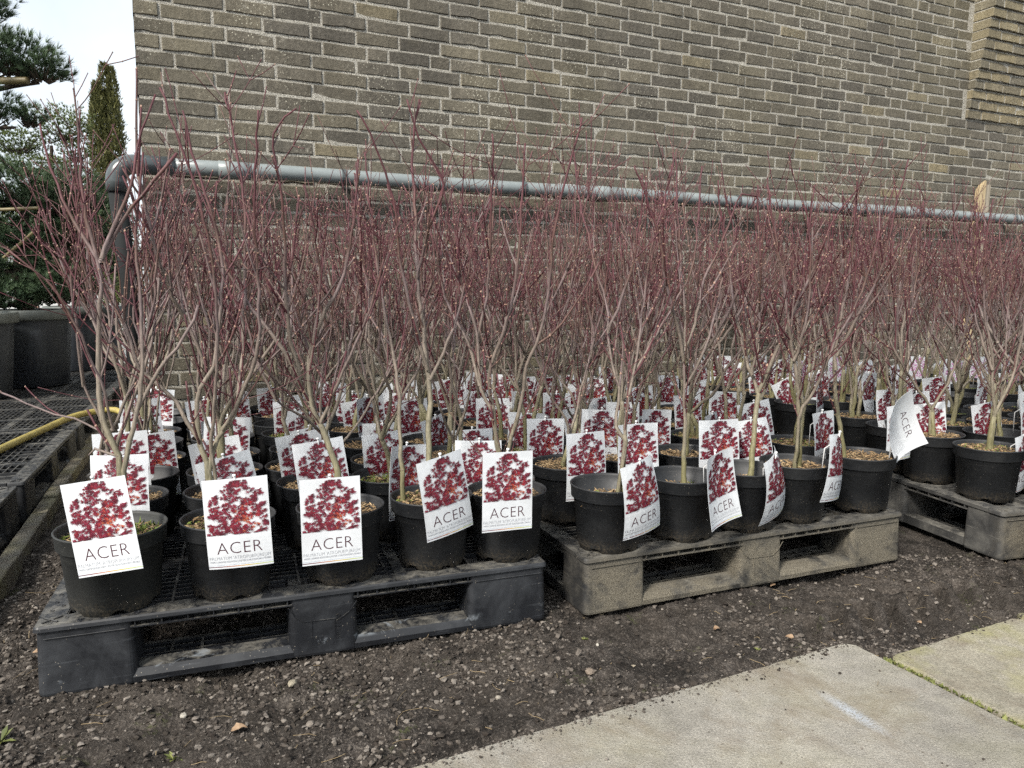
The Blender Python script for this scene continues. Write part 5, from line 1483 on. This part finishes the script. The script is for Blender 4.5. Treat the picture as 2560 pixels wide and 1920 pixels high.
tub(-3.62, 4.98, 'leftmost big black tub with grey rim, cut by the picture edge')
tub(-3.63, 5.68, 'big black tub with grey rim in the middle of the left side')
tub(-3.86, 6.85, 'grey-rimmed tub farther back under the leaning pine trunk')

def needles(rs, pads, ntuft, nn, L0, wd_, up=0.55, shell=0.55):
    V, F, T = [], [], []
    for (cx, cy, cz, rx, ry, rz) in pads:
        n = int(ntuft * rx * ry ** .5 * rz ** .5 * 10)
        for i in range(n):
            d = Vector((rs.gauss(0, 1), rs.gauss(0, 1), rs.gauss(0, 1))).normalized()
            q = shell + (1 - shell) * rs.random()
            lump = 0.80 + 0.35 * float(vnoise(np.array(d.x * 2.2 + cx * 3 + 9), np.array(d.z * 2.2 + d.y + 4), 17))
            p = Vector((cx + d.x * rx * q * lump, cy + d.y * ry * q * lump, cz + d.z * rz * q * lump))
            ax = (Vector((d.x * .8, d.y * .8, abs(d.z) * .5 + up)) + Vector((rs.gauss(0, .3), rs.gauss(0, .3), rs.gauss(0, .2)))).normalized()
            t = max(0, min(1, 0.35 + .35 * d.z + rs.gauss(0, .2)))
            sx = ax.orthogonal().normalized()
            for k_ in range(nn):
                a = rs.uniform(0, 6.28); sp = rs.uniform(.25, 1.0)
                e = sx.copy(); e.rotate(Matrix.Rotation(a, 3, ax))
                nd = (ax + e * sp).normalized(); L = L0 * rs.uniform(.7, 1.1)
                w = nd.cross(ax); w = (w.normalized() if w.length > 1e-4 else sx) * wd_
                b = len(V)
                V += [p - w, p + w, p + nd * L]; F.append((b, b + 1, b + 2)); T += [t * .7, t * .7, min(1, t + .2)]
    return V, F, T
def tree(name, label, base, trunk, limbs, pads, mat, seed, ntuft, nn, L0, wd_, cat='conifer', up=.55, shell=.55, bark='pine_bark'):
    rs = random.Random(seed)
    e = empty(name, base); tag(e, label, cat, 'conifers at the left')
    B = Vector(base)
    mb = MB()
    for pts, r0, r1 in trunk + limbs:
        Q = resample(pts, .08); n = len(Q)
        mb.tube([q_ - B + Vector((rs.gauss(0, .006), rs.gauss(0, .006), 0)) for q_ in Q], [r0 + (r1 - r0) * i / max(1, n - 1) for i in range(n)], 8)
    # twiggy ends inside the pads
    for (cx, cy, cz, rx, ry, rz) in pads:
        for i in range(int(16 + 40 * rx)):
            a = rs.uniform(0, 6.28); d = Vector((math.cos(a) * rx * rs.uniform(.3, .85), math.sin(a) * ry * rs.uniform(.3, .85), rz * rs.uniform(-.3, .75)))
            c0 = Vector((cx, cy, cz - rz * .6)) - B
            mb.tube([c0, c0 + d * .5 + Vector((0, 0, -.02)), c0 + d + Vector((0, 0, rz * .3))], [.009, .006, .003], 4, False)
    obj('trunk', mb.mesh('trunk', M[bark], True), e)
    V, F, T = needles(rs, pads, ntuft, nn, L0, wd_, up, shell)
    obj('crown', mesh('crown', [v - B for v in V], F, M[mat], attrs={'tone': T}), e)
    return e
# near pine whose pads reach in at the top left
pads1 = [(-3.16, 5.0, 2.34, .30, .30, .14), (-3.42, 5.0, 2.42, .26, .28, .17), (-2.98, 5.0, 2.26, .17, .2, .085), (-3.33, 5.0, 2.70, .19, .22, .20), (-3.30, 4.95, 2.02, .20, .22, .12), (-3.08, 5.0, 1.98, .10, .12, .07), (-3.5, 5.0, 2.05, .2, .2, .15)]
tree('pine_tree', 'dark blue-green pine with spreading pads at the top left corner', (-3.62, 4.98, PH + .53),
     [([(-3.62, 4.98, .69), (-3.66, 5.0, 1.2), (-3.58, 5.0, 1.8), (-3.62, 5.0, 2.3), (-3.45, 5.0, 2.7)], .06, .02)],
     [([(-3.6, 5.0, 1.95), (-3.35, 5.0, 2.12), (-3.0, 5.0, 2.18)], .03, .008), ([(-3.6, 5.0, 1.75), (-3.4, 4.97, 1.88), (-3.15, 4.97, 1.90)], .025, .008)],
     pads1, 'pine_needles', 3, 640, 22, .064, .0019)
pads2 = [(-3.75, 5.75, 1.62, .40, .36, .20), (-3.45, 5.8, 1.55, .26, .28, .17), (-4.0, 5.6, 1.45, .3, .3, .2), (-3.62, 5.8, 1.28, .36, .3, .14), (-3.95, 5.55, 1.10, .34, .32, .20), (-3.50, 5.9, 1.05, .30, .3, .14), (-3.35, 5.9, 1.32, .2, .25, .13), (-3.9, 5.5, .90, .24, .28, .12), (-3.42, 5.78, .90, .28, .3, .15), (-3.72, 5.6, .84, .34, .26, .12), (-3.30, 5.95, 1.55, .16, .2, .12)]
tree('pine_tree', 'dense dark pine rising from the middle tub at left', (-3.63, 5.68, PH + .53),
     [([(-3.63, 5.68, .69), (-3.70, 5.72, 1.0), (-3.60, 5.75, 1.35), (-3.72, 5.72, 1.62)], .055, .02)],
     [([(-3.66, 5.72, 1.0), (-3.85, 5.65, 1.02), (-4.0, 5.6, 1.05)], .025, .01), ([(-3.62, 5.74, 1.25), (-3.45, 5.8, 1.28), (-3.3, 5.85, 1.3)], .022, .008)],
     pads2, 'pine_needles', 4, 800, 22, .060, .0022)
pads3 = [(-3.95, 6.95, 1.75, .35, .3, .2), (-3.70, 6.95, 1.45, .3, .3, .2), (-4.25, 6.9, 1.35, .35, .3, .2), (-3.6, 7.0, 1.15, .25, .3, .15), (-4.1, 7.0, 1.10, .3, .3, .15)]
tree('pine_tree', 'farther pine with a stout leaning trunk behind the tubs', (-3.86, 6.85, PH + .53),
     [([(-3.86, 6.85, .69), (-3.95, 6.88, 1.0), (-4.02, 6.9, 1.3), (-3.95, 6.92, 1.75)], .075, .03)],
     [([(-4.0, 6.9, 1.2), (-4.25, 6.9, 1.3)], .03, .01), ([(-3.98, 6.9, 1.2), (-3.7, 6.95, 1.38)], .03, .01)],
     pads3, 'pine_needles', 5, 700, 18, .065, .0026)
# pale round-headed juniper and lower ones behind
def fluffy(name, label, base, pads, mat, seed, nt, stem):
    return tree(name, label, base, [(stem, .06, .02)], [], pads, mat, seed, nt * 1.7, 10, .045, .0045, 'conifer', .3, .45)
fluffy('juniper_tree', 'pale green round-headed juniper against the sky at left', (-6.2, 10.0, 0),
       [(-5.75, 10, 2.95, .42, .4, .27), (-6.35, 10, 2.75, .4, .4, .2), (-6.1, 10, 2.45, .55, .4, .14), (-5.6, 10, 2.62, .2, .25, .14)], 'juniper_green', 6, 330, [(-6.2, 10, 0), (-6.3, 10, 1.2), (-6.0, 10, 2.0), (-5.9, 10, 2.7)])
fluffy('juniper_tree', 'low yellow-green juniper filling the gap left of the wall corner', (-5.3, 11.0, 0),
       [(-5.7, 11, 1.35, .55, .5, .6), (-5.2, 11, 1.1, .5, .5, .55), (-6.4, 11, 1.2, .6, .5, .6), (-5.6, 11, .5, .8, .5, .5)], 'juniper_green', 7, 190, [(-5.3, 11, 0), (-5.5, 11, .8), (-5.6, 11, 1.4)])
fluffy('juniper_tree', 'yellowish low juniper seen between the dark pine pads', (-6.8, 9.0, 0),
       [(-5.3, 9, 1.75, .5, .4, .22), (-5.9, 9, 1.7, .5, .4, .25), (-5.0, 9, 1.05, .4, .4, .3), (-5.6, 9, 1.15, .5, .4, .3), (-6.3, 9.2, 1.0, .5, .4, .4)], 'juniper_green', 9, 260, [(-5.6, 9, 0), (-5.7, 9, .8), (-5.5, 9, 1.6)])
# columnar yew
rs = random.Random(44)
B = Vector((-7.30, 14.0, 0))
e = empty('columnar_conifer', B); tag(e, 'slender columnar conifer standing alone against the sky', 'conifer', 'conifers at the left')
mb = MB(); mb.tube([(0, 0, 0), (.02, 0, 2), (-.02, 0, 4.4)], [.07, .05, .015], 8); obj('trunk', mb.mesh('trunk', M['pine_bark'], True), e)
V, F, T = [], [], []
spires = [(0.06, 0, 4.84, .19), (-.11, 0, 4.42, .17), (.19, 0, 4.76, .15), (.05, .1, 4.4, .24), (-.03, -.1, 4.5, .19)]
for i in range(26000):
    sx_, sy_, top_, w_ = spires[rs.randrange(5)]
    t = rs.random() ** .8; z = 0.6 + (top_ - .6) * t
    rad_ = w_ * min(1, (top_ - z) / 1.0 + .10) ** .6 * (1.0 + .12 * (1 - t))
    a = rs.uniform(0, 6.28); q = .55 + .5 * rs.random()
    lump = .72 + .5 * float(vnoise(np.array(a * 2.4 + sx_ * 20), np.array(z * 4.5), 5))
    p = Vector((sx_ * (1 if z > 3.6 else z / 3.6 * .8 + .2) + math.cos(a) * rad_ * q * lump, sy_ + math.sin(a) * rad_ * q * lump, z))
    d = Vector((math.cos(a) * .5, math.sin(a) * .5, .9)) + Vector((rs.gauss(0, .3), rs.gauss(0, .3), rs.gauss(0, .2))); d.normalize()
    sd = d.orthogonal().normalized(); sd.rotate(Matrix.Rotation(rs.uniform(0, 6.28), 3, d)); L = rs.uniform(.035, .085)
    b = len(V); V += [p - sd * .012, p + sd * .012, p + d * L]; F.append((b, b + 1, b + 2))
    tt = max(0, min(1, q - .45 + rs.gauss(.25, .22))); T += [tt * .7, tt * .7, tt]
obj('crown', mesh('crown', V, F, M['yew_green'], attrs={'tone': T}), e)
# bamboo splints tied to the pines
def bamboo(a, b, r, label):
    A = Vector(a); e_ = MB(); d = Vector(b) - A
    n = 5; pts = [A + d * i / n for i in range(n + 1)]; fine = []; rad = []
    for i in range(n):
        for t, k_ in ((0.0, 1.18), (.08, 1.0), (.92, 1.0)):
            fine.append(pts[i] + (pts[i + 1] - pts[i]) * t - A); rad.append(r * k_)
    fine.append(pts[-1] - A); rad.append(r)
    e_.tube(fine, rad, 10)
    tag(obj('bamboo_pole', e_.mesh('bamboo_pole', M['bamboo'], True), None, a), label, 'pole', 'bamboo splints on the pines')
bamboo((-3.75, 4.92, 2.165), (-3.02, 4.92, 2.175), .022, 'bamboo splint under the top left pine pad')
bamboo((-3.95, 5.35, 1.41), (-3.28, 5.35, 1.44), .012, 'bamboo splint among the lower dark pine branches')
bamboo((-3.55, 5.35, 1.10), (-3.30, 5.30, 1.27), .010, 'short slanting mossy bamboo stick below the dark pine')
